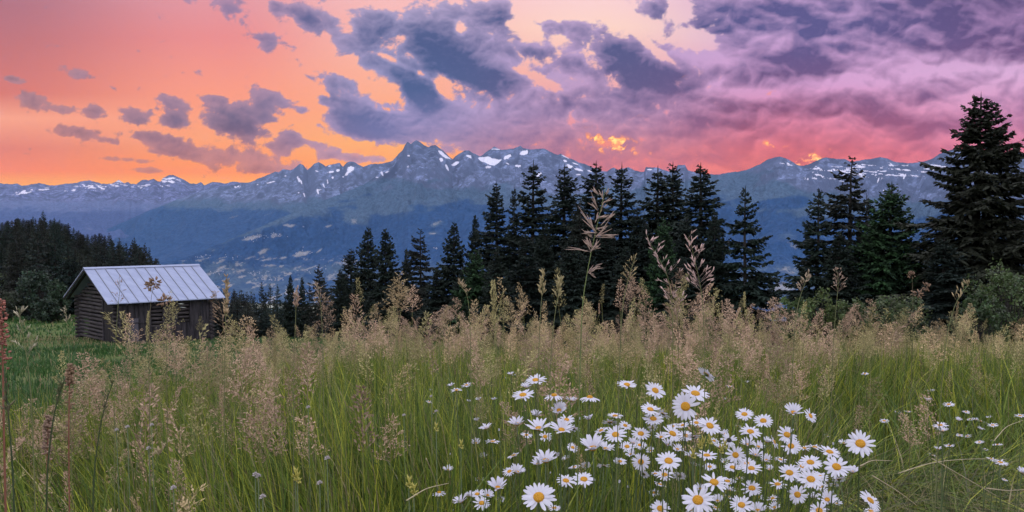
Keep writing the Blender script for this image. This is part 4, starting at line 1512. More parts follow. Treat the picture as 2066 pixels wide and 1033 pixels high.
def build_grass():
    g = np.random.default_rng(101)
    B = Big()
    for (y0, y1, dn, wmul, seg) in [(0.15, 1.2, 2600, 0.9, 5), (1.2, 2.2, 3600, 1.0, 5), (2.2, 4.0, 2300, 1.15, 4), (4.0, 7.0, 1150, 1.5, 4), (7.0, 11.0, 520, 2.0, 3), (11.0, 16.0, 220, 2.6, 3)]:
        x, y = scatter_wedge(g, y0, y1, dn)
        k = (meadow_mask(x, y) > 0) & (g.uniform(0, 1, len(x)) < 0.55 + 0.75 * patchy(x, y, 1.7, 41))
        x, y = x[k], y[k]
        n = len(x)
        z = ground_z(x, y)
        tr = trampled(x, y)
        u = x / y
        pat = patchy(x, y, 1.1, 51)
        L = g.gamma(9, 1 / 9, n) * (0.34 + 0.20 * pat)
        L = np.minimum(L * (1 + 0.30 * sstep(2.6, 4.2, y)), 0.66 + 0.03 * g.normal(0, 1, n)) * (1 - 0.55 * tr)
        L = np.minimum(L, np.maximum(0.10, 0.96 - 0.42 * y - z) + np.where(y > 1.6, 9, 0.0))
        bend = np.abs(g.normal(0.28, 0.22, n)) + tr * g.uniform(0.9, 2.6, n)
        W = g.uniform(0.0024, 0.0052, n) * np.where(g.uniform(0, 1, n) < .25, 1.7, 1.0) * wmul
        mixv = np.clip(g.normal(0.45, 0.28, n) + 0.5 * (pat - 0.5), 0, 1)[:, None]
        col = GREEN_C * (1 - mixv) + GREEN_A * mixv
        br = (g.uniform(0, 1, n) < 0.24)[:, None]
        col = np.where(br, GREEN_B * g.uniform(0.8, 1.15, (n, 1)), col)
        dry = (g.uniform(0, 1, n) < 0.07 + 0.10 * (pat > .6) + 0.30 * tr)[:, None]
        col = np.where(dry, STRAW * g.uniform(0.6, 1.1, (n, 1)), col)
        deep = (g.uniform(0, 1, n) < 0.30)[:, None]
        col = np.where(deep, col * np.array([.42, .5, .55]), col)
        col = col * g.uniform(0.7, 1.25, (n, 1))
        B.add(*strips(np.stack([x, y, z - 0.01], 1), lean_field(x, y, g, n), L, W, bend, col, seg, g=g))
    # short undergrowth close to the soil
    x, y = scatter_wedge(g, 0.8, 4.2, 1500)
    n = len(x)
    L = g.uniform(0.05, 0.18, n)
    B.add(*strips(np.stack([x, y, ground_z(x, y)], 1), lean_field(x, y, g, n), L, g.uniform(.004, .009, n), np.abs(g.normal(.6, .3, n)), GREEN_C * g.uniform(.25, .7, (n, 1)), 3, g=g))
    o = B.build('meadow_grass', m_grass)
    tag(o, 'unmown green meadow grass filling the foreground', 'grass', kind='stuff')
    # mown pasture: short tufts out to the barn and the wood
    B = Big()
    for (y0, y1, dn, hgt, wd) in [(5.0, 12, 330, 0.13, 0.010), (12, 26, 75, 0.15, 0.022), (26, 50, 26, 0.17, 0.045), (50, 92, 9, 0.22, 0.09)]:
        x, y = scatter_wedge(g, y0, y1, dn, 0.72)
        k = (meadow_mask(x, y) == 0) & (vnoise(x * .8, y * .8, 63) > 0.2)
        x, y = x[k], y[k]
        n = len(x)
        pat = patchy(x, y, 0.16, 77)
        col = np.array([0.020, 0.062, 0.015]) * (1 - pat[:, None]) + np.array([0.040, 0.100, 0.022]) * pat[:, None]
        col = col * g.uniform(0.65, 1.3, (n, 1))
        dry = (g.uniform(0, 1, n) < 0.06 + 0.5 * np.exp(-((y - 46) / 3.5) ** 2) * (x / y < -0.45))[:, None]
        col = np.where(dry, STRAW * 0.8, col)
        L = hgt * g.uniform(.5, 1.6, n) * (0.6 + 0.9 * patchy(x, y, .5, 19))
        B.add(*strips(np.stack([x, y, ground_z(x, y) - .01], 1), lean_field(x, y, g, n), L, wd * g.uniform(.6, 1.3, n), np.abs(g.normal(.4, .3, n)), col, 2, g=g))
    o = B.build('pasture_grass', m_grass)
    tag(o, 'short vivid green grass of the mown pasture around the hut', 'grass', kind='stuff')


build_grass()


# ------------------------------------------------------------------ seed heads of the tall grass
def panicle(seed, kind):
    """unit seed head along +z (height 1); returns verts, quads, shade per vertex"""
    g = np.random.default_rng(seed)
    V, Q, C, n = [], [], [], 0

    def thin(p0, p1, w, sh):
        nonlocal n
        p0, p1 = np.array(p0), np.array(p1)
        d = p1 - p0
        s = np.cross(d, g.normal(0, 1, 3))
        s /= np.linalg.norm(s) + 1e-9
        V.append(np.array([p0 - s * w, p0 + s * w, p1 + s * w * .5, p1 - s * w * .5]))
        Q.append(np.arange(4) + n)
        C.append(np.full(4, sh))
        n += 4

    def spike(p, d, ln, w, sh):
        nonlocal n
        d = d / (np.linalg.norm(d) + 1e-9)
        s = np.cross(d, g.normal(0, 1, 3))
        s /= np.linalg.norm(s) + 1e-9
        V.append(np.array([p, p + d * ln * .4 + s * w, p + d * ln, p + d * ln * .4 - s * w]))
        Q.append(np.arange(4) + n)
        C.append(np.full(4, sh))
        n += 4

    if kind == 'airy':            # open feathery panicle
        for z in np.linspace(0, 0.92, 13):
            thin((0, 0, z), (0, 0, z + .08), .006, .75)
            R = 0.30 * (1 - z) ** 0.8 * g.uniform(.75, 1.2) + .03
            for b in range(g.integers(3, 6)):
                a = g.uniform(0, 6.28)
                e = np.array([math.cos(a) * R, math.sin(a) * R, z + R * g.uniform(.35, .95)])
                s0 = np.array([0, 0, z])
                thin(s0, e, .003, .8)
                for k in range(int(3 + 6 * R / .3)):
                    f = g.uniform(.3, 1.05)
                    p = s0 + (e - s0) * f
                    d = g.normal(0, 1, 3) + np.array([math.cos(a), math.sin(a), .7])
                    l = g.uniform(.02, .06)
                    d /= np.linalg.norm(d)
                    spike(p + d * l * .6, d, g.uniform(.035, .065), .012, g.uniform(.75, 1.25))
    elif kind == 'narrow':        # closed spike-like head
        for z in np.linspace(0, 0.97, 26):
            R = 0.075 * math.sin(min(1, (z + .1) / .35) * 1.57) * (1.05 - z) ** .45
            for b in range(7):
                a = g.uniform(0, 6.28)
                p = np.array([math.cos(a) * R * g.uniform(.2, 1), math.sin(a) * R * g.uniform(.2, 1), z])
                spike(p, np.array([math.cos(a) * .5, math.sin(a) * .5, 1]), g.uniform(.05, .09), .014, g.uniform(.7, 1.25))
        thin((0, 0, 0), (0, 0, .9), .01, .7)
    elif kind == 'loose':         # one-sided nodding head with larger spikelets
        for z in np.linspace(0, 0.95, 12):
            thin((0.10 * z * z, 0, z), (0.10 * (z + .08) ** 2, 0, z + .08), .007, .7)
            for b in range(2):
                a = g.normal(0, .9) + (0 if g.uniform() < .7 else 3.1)
                R = .20 * (1 - z) ** .7 + .04
                e = np.array([.1 * z * z + math.cos(a) * R, math.sin(a) * R, z + R * g.uniform(.2, .9)])
                s0 = np.array([.1 * z * z, 0, z])
                thin(s0, e, .004, .75)
                for k in range(4):
                    f = g.uniform(.45, 1)
                    spike(s0 + (e - s0) * f, (e - s0) + g.normal(0, .06, 3), g.uniform(.07, .11), .015, g.uniform(.75, 1.25))
    elif kind == 'plume':         # dense soft plume
        for z in np.linspace(0, 0.95, 22):
            R = 0.15 * (1 - z) ** .75 + .015
            for b in range(8):
                a = g.uniform(0, 6.28)
                r = R * g.uniform(.15, 1.1)
                p = np.array([math.cos(a) * r, math.sin(a) * r, z + r * .7])
                spike(p, np.array([math.cos(a), math.sin(a), 1.0]) + g.normal(0, .3, 3), g.uniform(.045, .085), .013, g.uniform(.6, 1.35))
            thin((0, 0, z), (0, 0, z + .05), .006, .7)
    return np.concatenate(V), np.array(Q), np.concatenate(C)


PAN = [panicle(1, 'airy'), panicle(2, 'airy'), panicle(3, 'airy'), panicle(4, 'plume'), panicle(5, 'plume'), panicle(6, 'narrow'), panicle(7, 'loose'), panicle(8, 'airy')]
TAN = np.array([0.50, 0.385, 0.215])
PINK = np.array([0.46, 0.325, 0.225])
GTAN = np.array([0.36, 0.32, 0.15])


def build_seed_heads():
    g = np.random.default_rng(202)
    B = Big()
    for (y0, y1, dn, half) in [(1.3, 2.2, 34, .70), (2.2, 3.6, 46, .70), (3.6, 6.0, 42, .70), (6.0, 9.5, 32, .70), (9.5, 14.5, 22, .70)]:
        x, y = scatter_wedge(g, y0, y1, dn, half)
        u = x / y
        pat = patchy(x, y, .9, 31)
        keep = meadow_mask(x, y) * np.clip(3.8 * (pat - 0.31), 0.06, 1.3)
        # dense on the left, few over the flower patch and the trampled corner
        keep *= np.where((y < 3.6) & (u > -0.30), 0.05 + 0.6 * sstep(2.6, 3.6, y), 1.0)
        keep *= np.where((y < 3.0) & (u <= -0.30), 0.30 + 0.7 * sstep(-.32, -.5, u), 1.0)
        keep *= np.where((u > 0.1) & (y > 3.4) & (y < 4.6), .55, 1.0)
        k = g.uniform(0, 1, len(x)) < keep
        x, y, u, pat = x[k], y[k], u[k], pat[k]
        z = ground_z(x, y)
        n = len(x)
        # how tall: tallest in the middle and right, lower in front of the barn and the pasture
        hmax = np.interp(u, [-.75, -.58, -.53, -.46, -.36, -.30, -.18, -.05, .12, .23, .33, .45, .62, .8], [.58, .56, .76, .90, .88, .84, .93, .93, .98, .98, .86, .82, .76, .76])
        h = hmax * np.clip(g.normal(.82, .13, n) + .34 * (patchy(x, y, .75, 131) - .5), .4, 1.15)
        h = np.where((y > 4.5) & (y < 8) & (g.uniform(0, 1, n) < .06), h * 1.12, h)
        h = np.where(y < 2.5, np.minimum(h, 0.60 + .1 * g.normal(0, 1, n) - 0.10 * (y < 2.0)), h)
        pink = sstep(.42, .62, vnoise(x * .6 + 9, y * .6, 91))
        for i in range(n):
            kind = g.choice(len(PAN), p=[.17, .16, .16, .14, .13, .08, .08, .08])
            v, q, c = PAN[kind]
            hh = {5: .13, 6: .2}.get(kind, .19) * g.uniform(.7, 1.35)
            wd = hh * g.uniform(.75, 1.25)
            a = g.uniform(0, 6.28)
            p = v * np.array([wd, wd, hh])
            # nod: bend the head sideways with height
            nb = g.uniform(.0, .45)
            p[:, 0] += nb * (p[:, 2] ** 2) / hh
            ca, sa = math.cos(a), math.sin(a)
            p = np.stack([p[:, 0] * ca - p[:, 1] * sa, p[:, 0] * sa + p[:, 1] * ca, p[:, 2]], 1)
            lean = g.normal(0, .09, 2)
            ht = max(.2, h[i] - hh)
            base = np.array([x[i] + lean[0] * ht, y[i] + lean[1] * ht, z[i] + ht])
            col = TAN * (1 - pink[i]) + PINK * pink[i]
            if g.uniform() < .36:
                col = GTAN
            col = col * g.uniform(.55, 1.2)
            B.add(p + base, q, np.outer(c, col))
            # its stalk
            w = .0011 + .00012 * y[i]
            s = np.array([[x[i] - w, y[i], z[i]], [x[i] + w, y[i], z[i]], [base[0] + w * .7, base[1], base[2]], [base[0] - w * .7, base[1], base[2]]])
            B.add(s, np.array([[0, 1, 2, 3]]), np.tile(np.array([.16, .17, .07]) * g.uniform(.8, 1.4), (4, 1)))
    # a band of dry grass along the foot of the barn
    o = B.build('seeding_grass', m_seed)
    tag(o, 'tan and pinkish feathery seed heads standing over the meadow', 'seed heads', kind='stuff')


build_seed_heads()


# ------------------------------------------------------------------ single tall grass stalks
m_stalk = leaf_mat('grass_stalk', trans=0.2, rough=0.6, vary=0.15, nscale=30)


def stalk(points, rad, label, head, headcol, stemcol=(.13, .16, .06), name='grass_stalk', group='tall single grass stalks', cat='grass stalk'):
    """points: world points from foot to tip; head: list of (base, dir, length, width) spikelets"""
    foot = Vector(points[0])
    e = empty(name, foot)
    tag(e, label, cat, group)
    off = np.array(foot)
    mb = MB()
    pts = np.array(points, float) - off
    mb.tube(pts, np.linspace(rad, rad * .4, len(pts)), 6)
    nv = sum(len(v) for v in mb.v)
    mb.build('stem', m_stalk, e, smooth=True, attrs=dict(col=np.tile(stemcol, (nv, 1))))
    for part in (head if head and isinstance(head[0], list) else [head] if head else []):
        hb = MB()
        cols = []
        for (b, d, ln, w, sh) in part:
            b, d = np.array(b, float) - off, np.array(d, float)
            d = d / (np.linalg.norm(d) + 1e-9)
            k = sum(len(v) for v in hb.v)
            hb.tube(np.stack([b + d * ln * s for s in (0, .2, .5, .8, 1)]), np.array([.15, .8, 1, .6, .08]) * w, 5)
            k2 = sum(len(v) for v in hb.v)
            cols.append(np.tile(np.array(headcol) * sh, (k2 - k, 1)))
        hb.build('seed_head', m_stalk, e, smooth=True, attrs=dict(col=np.concatenate(cols)))
    return e


def curve_pts(px_pts, y, foot_dy=0.0, extra_foot=True):
    P = [np.array(at(px, py, y)) for px, py in px_pts]
    last = P[-1]
    if extra_foot:
        d = (P[-1] - P[-2]) / (np.linalg.norm(P[-1] - P[-2]) + 1e-9)
        fx = last[0] + d[0] * 0.15
        P.append(np.array([(last[0] + fx) / 2, y + foot_dy / 2, (last[2] + gz(fx, y)) / 2]))
        P.append(np.array([fx, y + foot_dy, gz(fx, y + foot_dy)]))
    P = P[::-1]
    # smooth
    P = np.array(P)
    s = np.linspace(0, 1, len(P))
    ss = np.linspace(0, 1, 22)
    out = np.stack([np.interp(ss, s, P[:, i]) for i in range(3)], 1)
    for _ in range(3):
        out[1:-1] = (out[:-2] + out[1:-1] * 2 + out[2:]) / 4
    return out


def px_head(y, spikes, mean_w, g, px_size):
    """spikelets given as photo segments (x0,y0,x1,y1); each is a small sheaf of bristly scales"""
    H = []
    sheaf = []
    for (x0, y0, x1, y1) in spikes:
        for k in range(4):
            q = g.uniform(0, .45)
            sheaf.append((x0 + (x1 - x0) * q + g.normal(0, 1.2), y0 + (y1 - y0) * q + g.normal(0, 1.2), x1 + g.normal(0, 4.0) - (x1 - x0) * g.uniform(0, .35), y1 + g.normal(0, 4.0) - (y1 - y0) * g.uniform(0, .35)))
        sheaf.append((x0, y0, x0 + (x1 - x0) * .7, y0 + (y1 - y0) * .7))
    for (x0, y0, x1, y1) in sheaf:
        a, b = np.array(at(x0, y0, y)), np.array(at(x1, y1, y))
        d = b - a
        ln = np.linalg.norm(d)
        d[1] += g.normal(0, .25) * ln
        H.append((a + np.array([0, g.normal(0, .004), 0]), d, ln, mean_w, g.uniform(.75, 1.2)))
    return H


def oat_head(y, path, n, reach, size, g, up=.9):
    """spikelets on fine ascending side branches along a traced rachis (photo pixels)"""
    path = np.array(path, float)
    s = np.linspace(0, 1, len(path))
    H = []
    k = 0
    while k < n:
        f = g.uniform(0, 1) ** .8
        x, yy = np.interp(f, s, path[:, 0]), np.interp(f, s, path[:, 1])
        r = reach * (0.15 + 0.95 * min(f, 1.25 - f * .45)) * g.uniform(.15, 1.1) * g.choice([-1, 1])
        bx, by = x + r, yy - abs(r) * up * g.uniform(.3, 1.4) - size * .4
        H.append((x, yy, bx, by, 'b'))
        for j in range(g.integers(1, 4)):
            l = size * g.uniform(.6, 1.2)
            an = math.atan2(yy - by + size * .5, (bx - x) + g.normal(0, .35) * size) + g.normal(0, .3)
            q0 = g.uniform(.55, 1.0)
            sx, sy = x + (bx - x) * q0, yy + (by - yy) * q0
            H.append((sx, sy, sx + math.cos(an) * l, sy - math.sin(an) * l))
            k += 1
    return H


def oat_stalk(label, y, tip_path, foot, n, reach, size, seed, headcol, rad, stemcol=(.15, .16, .07), wid=None, cat='grass stalk'):
    g = np.random.default_rng(seed)
    segs = oat_head(y, tip_path, n, reach, size, g)
    H = []
    for sg in segs:
        a, b = np.array(at(sg[0], sg[1], y)), np.array(at(sg[2], sg[3], y))
        d = b - a
        ln = np.linalg.norm(d)
        dy = g.normal(0, .5) * reach / F * y * .6
        if len(sg) == 5:
            H.append((a, d, ln, rad * .22, .7))
        else:
            d[1] += g.normal(0, .3) * ln
            H.append((a + np.array([0, dy * .3, 0]), d, ln, (wid or .105) * ln, g.uniform(.75, 1.2)))
    pts = curve_pts(list(tip_path) + list(foot), y)
    return stalk(pts, rad, label, H, headcol, stemcol, cat=cat)


PALE = (.40, .29, .24)
gg = np.random.default_rng(77)
big = [(1208, 395, 1196, 375), (1206, 420, 1190, 385), (1222, 392, 1232, 375), (1205, 470, 1166, 422), (1200, 450, 1212, 425), (1212, 455, 1248, 418), (1205, 440, 1232, 440), (1205, 470, 1170, 468), (1200, 470, 1188, 440),
       (1195, 480, 1180, 455), (1200, 480, 1240, 448), (1197, 500, 1180, 480), (1196, 505, 1212, 492), (1190, 510, 1212, 478), (1190, 505, 1180, 478), (1198, 475, 1252, 474), (1192, 508, 1146, 500), (1194, 500, 1178, 486),
       (1190, 545, 1218, 532), (1186, 552, 1204, 535), (1188, 550, 1200, 560), (1212, 430, 1222, 400), (1215, 410, 1240, 400), (1206, 425, 1186, 405), (1200, 460, 1226, 462), (1217, 404, 1212, 380)]
y_ = 1.6
pts = curve_pts([(1222, 378), (1216, 405), (1208, 440), (1199, 480), (1191, 515), (1184, 555), (1176, 600), (1171, 650)], y_)
low_ = [b for b in big if b[1] > 530]
upp_ = [b for b in big if b[1] <= 530]
stalk(pts, .0013, 'large pale oat-like grass head right by the lens, rising before the tall spruces', [px_head(y_, upp_, .0011, gg, 1), px_head(y_, low_, .0011, gg, 1)], PALE, (.15, .19, .07))
oat_stalk('pink-white plume left of the pair beside the big near grass plume', 2.1, [(1305, 474), (1315, 500), (1332, 525), (1348, 555), (1354, 590), (1356, 620)], [(1357, 650), (1358, 700)], 84, 30, 11, 5, (.52, .37, .34), .0012)
oat_stalk('pink-white plume with the tallest tip right of the other pink one', 2.0, [(1389, 478), (1396, 500), (1403, 530), (1410, 560), (1416, 592)], [(1419, 630), (1422, 690)], 84, 30, 12, 6, (.54, .38, .34), .0012)
oat_stalk('fine tan feathery panicle between the big plume and the pink pair', 1.6, [(1282, 516), (1276, 535), (1270, 552), (1266, 570)], [(1258, 600), (1250, 680)], 70, 16, 6, 7, (.42, .33, .18), .0011)
oat_stalk('slender pale panicle in front of the metal roof, left of the two brown knobs', 1.9, [(240, 560), (243, 580), (240, 600), (238, 615)], [(236, 650), (230, 720)], 44, 18, 5, 8, (.34, .25, .22), .0009)
oat_stalk('tan pointed spike standing at the right lower corner of the metal roof', 2.0, [(458, 562), (457, 580), (456, 605), (455, 640)], [(455, 680), (452, 740)], 90, 6, 9, 9, (.40, .29, .17), .0012, wid=.14)
oat_stalk('grey-green wild oat rising from the left edge over the pasture', 1.3, [(38, 622), (42, 650), (48, 680), (54, 720)], [(62, 780), (66, 860)], 34, 24, 13, 10, (.38, .34, .24), .0013)
oat_stalk('short pale oat head left of the hut gable', 2.4, [(132, 622), (134, 640), (136, 655)], [(138, 690), (140, 760)], 22, 12, 8, 11, (.34, .29, .2), .0012)
oat_stalk('brown drooping head leaning right at the right end of the meadow', 1.5, [(1955, 575), (1940, 590), (1928, 612)], [(1915, 650), (1900, 740)], 26, 8, 11, 12, (.36, .28, .16), .0012)
oat_stalk('pale bent plume nodding left under the open gap', 1.9, [(1632, 548), (1625, 570), (1616, 592)], [(1606, 630), (1600, 700)], 36, 9, 10, 13, (.42, .32, .23), .0012)
oat_stalk('beige plume right of the nodding one, before the bare-armed spruce', 1.9, [(1688, 545), (1692, 565), (1690, 590)], [(1686, 630), (1680, 700)], 60, 18, 6, 14, (.40, .29, .22), .0011)
oat_stalk('upright narrow spike left of the big near plume', 1.9, [(1096, 552), (1095, 575), (1093, 600)], [(1090, 640), (1086, 720)], 54, 5, 11, 15, (.37, .30, .16), .0012, wid=.14)
oat_stalk('second upright narrow spike nearer to the big plume', 1.9, [(1131, 563), (1128, 585), (1124, 606)], [(1118, 645), (1110, 720)], 54, 5, 11, 16, (.37, .31, .16), .0012, wid=.14)
oat_stalk('bent pale head hooking left before the see-through spruce', 2.2, [(924, 572), (934, 582), (944, 596)], [(948, 640), (950, 720)], 26, 6, 10, 17, (.42, .32, .2), .0012)
oat_stalk('tan plume against the lone thin-crowned spruce', 2.0, [(640, 575), (646, 600), (648, 625)], [(650, 660), (652, 730)], 60, 14, 7, 18, (.40, .29, .2), .0011)
oat_stalk('brown spike with thick lower half before the pair of small far spruces', 2.2, [(600, 586), (598, 605), (597, 625)], [(596, 660), (592, 740)], 56, 5, 9, 19, (.37, .25, .18), .0012, wid=.15)
oat_stalk('dark green arching grass stem near the left edge', .95, [(132, 760), (118, 800), (108, 840)], [(100, 900), (92, 980)], 26, 7, 14, 20, (.10, .105, .05), .0015, (.05, .07, .03))
oat_stalk('dark stem at the very left with thin drooping spikelets', .9, [(8, 745), (14, 800), (18, 850)], [(24, 920), (28, 1000)], 28, 8, 14, 21, (.11, .10, .055), .0015, (.045, .065, .03))
oat_stalk('dark green upright grass stem crossing the tan heads at left', 1.05, [(228, 772), (214, 810), (204, 850)], [(196, 900), (186, 980)], 22, 6, 13, 22, (.12, .115, .06), .0014, (.05, .07, .03))
oat_stalk('drooping straw-coloured head in the lower left grass', 1.5, [(338, 896), (325, 910), (314, 930)], [(306, 960), (296, 1020)], 30, 7, 11, 23, (.45, .36, .22), .0012)
oat_stalk('arched tan head above the row of nodding daisies on the right', 2.0, [(1617, 797), (1590, 800), (1572, 815)], [(1562, 840), (1556, 890)], 30, 6, 9, 24, (.33, .25, .12), .0012)


def knob_heads(label, y, knobs, path, seed):
    """cocksfoot: tight brown clusters on a thin stem"""
    g = np.random.default_rng(seed)
    HH = []
    for (px, py, r) in knobs:
        H = []
        HH.append(H)
        for k in range(26):
            a, q = g.uniform(0, 6.28), math.sqrt(g.uniform(0, 1)) * r
            x0, y0 = px + math.cos(a) * q * .8, py + math.sin(a) * q * .7
            A = np.array(at(x0, y0, y))
            d = np.array([math.cos(a), g.normal(0, .7), -math.sin(a) + .4])
            H.append((A + np.array([0, g.normal(0, .5) * r / F * y, 0]), d, r * .75 / F * y, r * .16 / F * y, g.uniform(.7, 1.25)))
    stalk(curve_pts(path, y), .001, label, HH, (.23, .145, .095), (.14, .12, .07))


knob_heads('grass stem carrying two brown knobs in front of the metal roof', 1.9, [(312, 571, 11), (303, 578, 9)], [(310, 576), (305, 600), (302, 640), (300, 720)], 3)
knob_heads('single brown knob hanging at the eave of the metal roof', 2.0, [(333, 607, 12)], [(333, 609), (336, 650), (336, 740)], 4)
knob_heads('pale round knobs on one stem before the tallest spruce', 2.2, [(1838, 555, 7), (1852, 592, 9), (1868, 578, 8)], [(1840, 556), (1842, 600), (1840, 700)], 5)


def dock(label, y, path, seed, w, cols):
    g = np.random.default_rng(seed)
    path = np.array(path, float)
    H = []
    s = np.linspace(0, 1, len(path))
    for k in range(110):
        f = g.uniform(0, .8)
        x, yy = np.interp(f, s, path[:, 0]), np.interp(f, s, path[:, 1])
        a = g.uniform(0, 6.28)
        r = w * g.uniform(.1, 1) * (0.4 + f)
        A = np.array(at(x + math.cos(a) * r, yy + math.sin(a) * 4, y)) + np.array([0, math.sin(a) * r / F * y, 0])
        H.append((A, np.array([math.cos(a), math.sin(a), .4]), 7 / F * y, 2.8 / F * y, g.uniform(.6, 1.3)))
    stalk(curve_pts([tuple(p) for p in path], y), .0018, label, H, cols, (.22, .09, .06), name='sorrel_stalk', group='red sorrel spikes', cat='sorrel')


dock('thick red sorrel spike cut by the left edge of the photo', 1.0, [(2, 604), (4, 650), (4, 690), (6, 740), (8, 900)], 1, 12, (.33, .13, .10))
dock('short rusty sorrel tip in the tan grass at left', 1.5, [(143, 738), (141, 756), (140, 775), (138, 900)], 2, 5, (.25, .16, .10))
dock('reddish sorrel low in the grass near the left edge', 1.5, [(98, 842), (97, 862), (96, 890), (94, 980)], 3, 6, (.27, .18, .13))


# ------------------------------------------------------------------ ox-eye daisies
def petal_mat():
    m, t, b = new_mat('daisy_petal')
    pos = t.node('ShaderNodeTexCoord').outputs['Object']
    n = t.noise(pos, 160.0, 3.0)
    t.put(b.inputs['Base Color'], t.mix(t.maprange(n, .3, .7), (0.53, 0.525, 0.60), (0.61, 0.60, 0.66)))
    b.inputs['Roughness'].default_value = 0.6
    b.inputs['Specular IOR Level'].default_value = 0.2
    tr = t.node('ShaderNodeBsdfTranslucent')
    tr.inputs['Color'].default_value = (0.62, 0.61, 0.68, 1)
    mx = t.node('ShaderNodeMixShader')
    mx.inputs[0].default_value = 0.3
    t.l.new(b.outputs[0], mx.inputs[1])
    t.l.new(tr.outputs[0], mx.inputs[2])
    t.l.new(mx.outputs[0], t.n['Material Output'].inputs['Surface'])
    return m


def disc_mat(name, a, b_):
    m, t, b = new_mat(name)
    pos = t.node('ShaderNodeTexCoord').outputs['Object']
    v = t.node('ShaderNodeTexVoronoi')
    v.inputs['Scale'].default_value = 22.0
    t.put(v.inputs['Vector'], pos)
    t.put(b.inputs['Base Color'], t.mix(t.maprange(v.outputs['Distance'], 0.0, .5), a, b_))
    b.inputs['Roughness'].default_value = 0.8
    bm = t.node('ShaderNodeBump')
    bm.inputs['Strength'].default_value = 0.7
    bm.inputs['Distance'].default_value = 0.02
    bm.invert = True
    t.put(bm.inputs['Height'], v.outputs['Distance'])
    t.l.new(bm.outputs[0], b.inputs['Normal'])
    return m


m_petal = petal_mat()
m_disc = disc_mat('daisy_disc', (0.85, 0.46, 0.012), (0.66, 0.30, 0.008))
m_bald = disc_mat('withered_disc', (0.060, 0.055, 0.030), (0.03, 0.028, 0.02))
m_stem, _t, _b = new_mat('daisy_stem')
_n = _t.noise(_t.node('ShaderNodeTexCoord').outputs['Object'], 20.0, 3.0)
_t.put(_b.inputs['Base Color'], _t.mix(_t.maprange(_n, .3, .7), (0.045, 0.070, 0.022), (0.075, 0.105, 0.035)))
_b.inputs['Roughness'].default_value = 0.6


def petals_mesh(seed, raise0, raise1, n=21, jit=.10, miss=0.0, wid=.112):
    """head of unit radius facing +z; petals leave the disc at angle raise0 and end at raise1 (radians above the plane)"""
    g = np.random.default_rng(seed)
    V, Q, k = [], [], 0
    for i in range(n):
        if g.uniform() < miss:
            continue
        a = 2 * math.pi * i / n + g.normal(0, jit * .45)
        L = (1 - .22) * g.uniform(.88, 1.06)
        S = 6
        s = np.linspace(0, 1, S)
        r0, r1 = raise0 + g.normal(0, jit), raise1 + g.normal(0, jit * 1.8)
        th = r0 + (r1 - r0) * s
        ds = L / (S - 1)
        rr = .22 + np.concatenate([[0], np.cumsum(np.cos(th[:-1]) * ds)])
        zz = np.concatenate([[0], np.cumsum(np.sin(th[:-1]) * ds)]) + (0.012 if i % 2 else -0.012)
        w = wid * g.uniform(.85, 1.15) * np.array([.55, .85, 1.0, 1.0, .85, .42])
        tw = g.normal(0, .25)
        ca, sa = math.cos(a), math.sin(a)
        for j, sg in enumerate((-1, 0, 1)):
            y = w * sg
            z = zz - .022 * abs(sg) * 1.0 + tw * y * s
            x = rr + (0.03 if (sg == 0) else 0) * (s > .95)
            V.append(np.stack([x * ca - y * sa, x * sa + y * ca, z], 1))
        for p in range(S - 1):
            for j in range(2):
                b0 = k + j * S
                b1 = k + (j + 1) * S
                Q.append((b0 + p, b0 + p + 1, b1 + p + 1, b1 + p))
        k += 3 * S
    return mesh_np('petals', np.concatenate(V), [np.array(Q)], [m_petal], smooth=True, link=False)


def disc_mesh(mat, r=.335, h=.14, name='disc'):
    mb = MB()
    pr = [(0.98 * r, -.06), (r, 0), (.93 * r, .45 * h), (.75 * r, .8 * h), (.45 * r, h), (.15 * r, .93 * h)]
    n = 18
    v = []
    for (rad, z) in pr:
        th = np.arange(n) * 2 * math.pi / n
        v.append(np.stack([rad * np.cos(th), rad * np.sin(th), np.full(n, z)], 1))
    v = np.concatenate(v + [np.array([[0, 0, .9 * h]])])
    q = [(i * n + k, i * n + (k + 1) % n, (i + 1) * n + (k + 1) % n, (i + 1) * n + k) for i in range(len(pr) - 1) for k in range(n)]
    f3 = [((len(pr) - 1) * n + k, (len(pr) - 1) * n + (k + 1) % n, len(v) - 1) for k in range(n)]
    mb.add(v, q, f3)
    return mb.build(name, mat, smooth=True, link=False)


R_ = math.radians
PET = {
    'open': [petals_mesh(300 + i, R_(8), R_(-10 + 4 * (i % 3)), n=19 + i % 4, jit=.13 + .02 * (i % 3), miss=[0, .03, .08, .0, .14, .05, .02][i]) for i in range(7)],
    'cup': [petals_mesh(320 + i, R_(38 + 5 * i), R_(14 + 6 * i), n=17 + i, jit=.16, miss=.06) for i in range(4)],
    'reflex': [petals_mesh(340 + i, R_(-5), R_(-42), n=18 + i, jit=.14, miss=.05) for i in range(3)],
    'bud': [petals_mesh(360 + i, R_(86), R_(108), n=15, jit=.05, wid=.16) for i in range(2)],
}
DISC = {'open': disc_mesh(m_disc), 'bald': disc_mesh(m_bald, .30, .16), 'cup': disc_mesh(m_disc, .26, .09), 'reflex': disc_mesh(m_disc, .30, .20), 'bud': disc_mesh(m_disc, .20, .05)}
CAMP = np.array([0, 0, CAM_Z])
n_daisy = 0


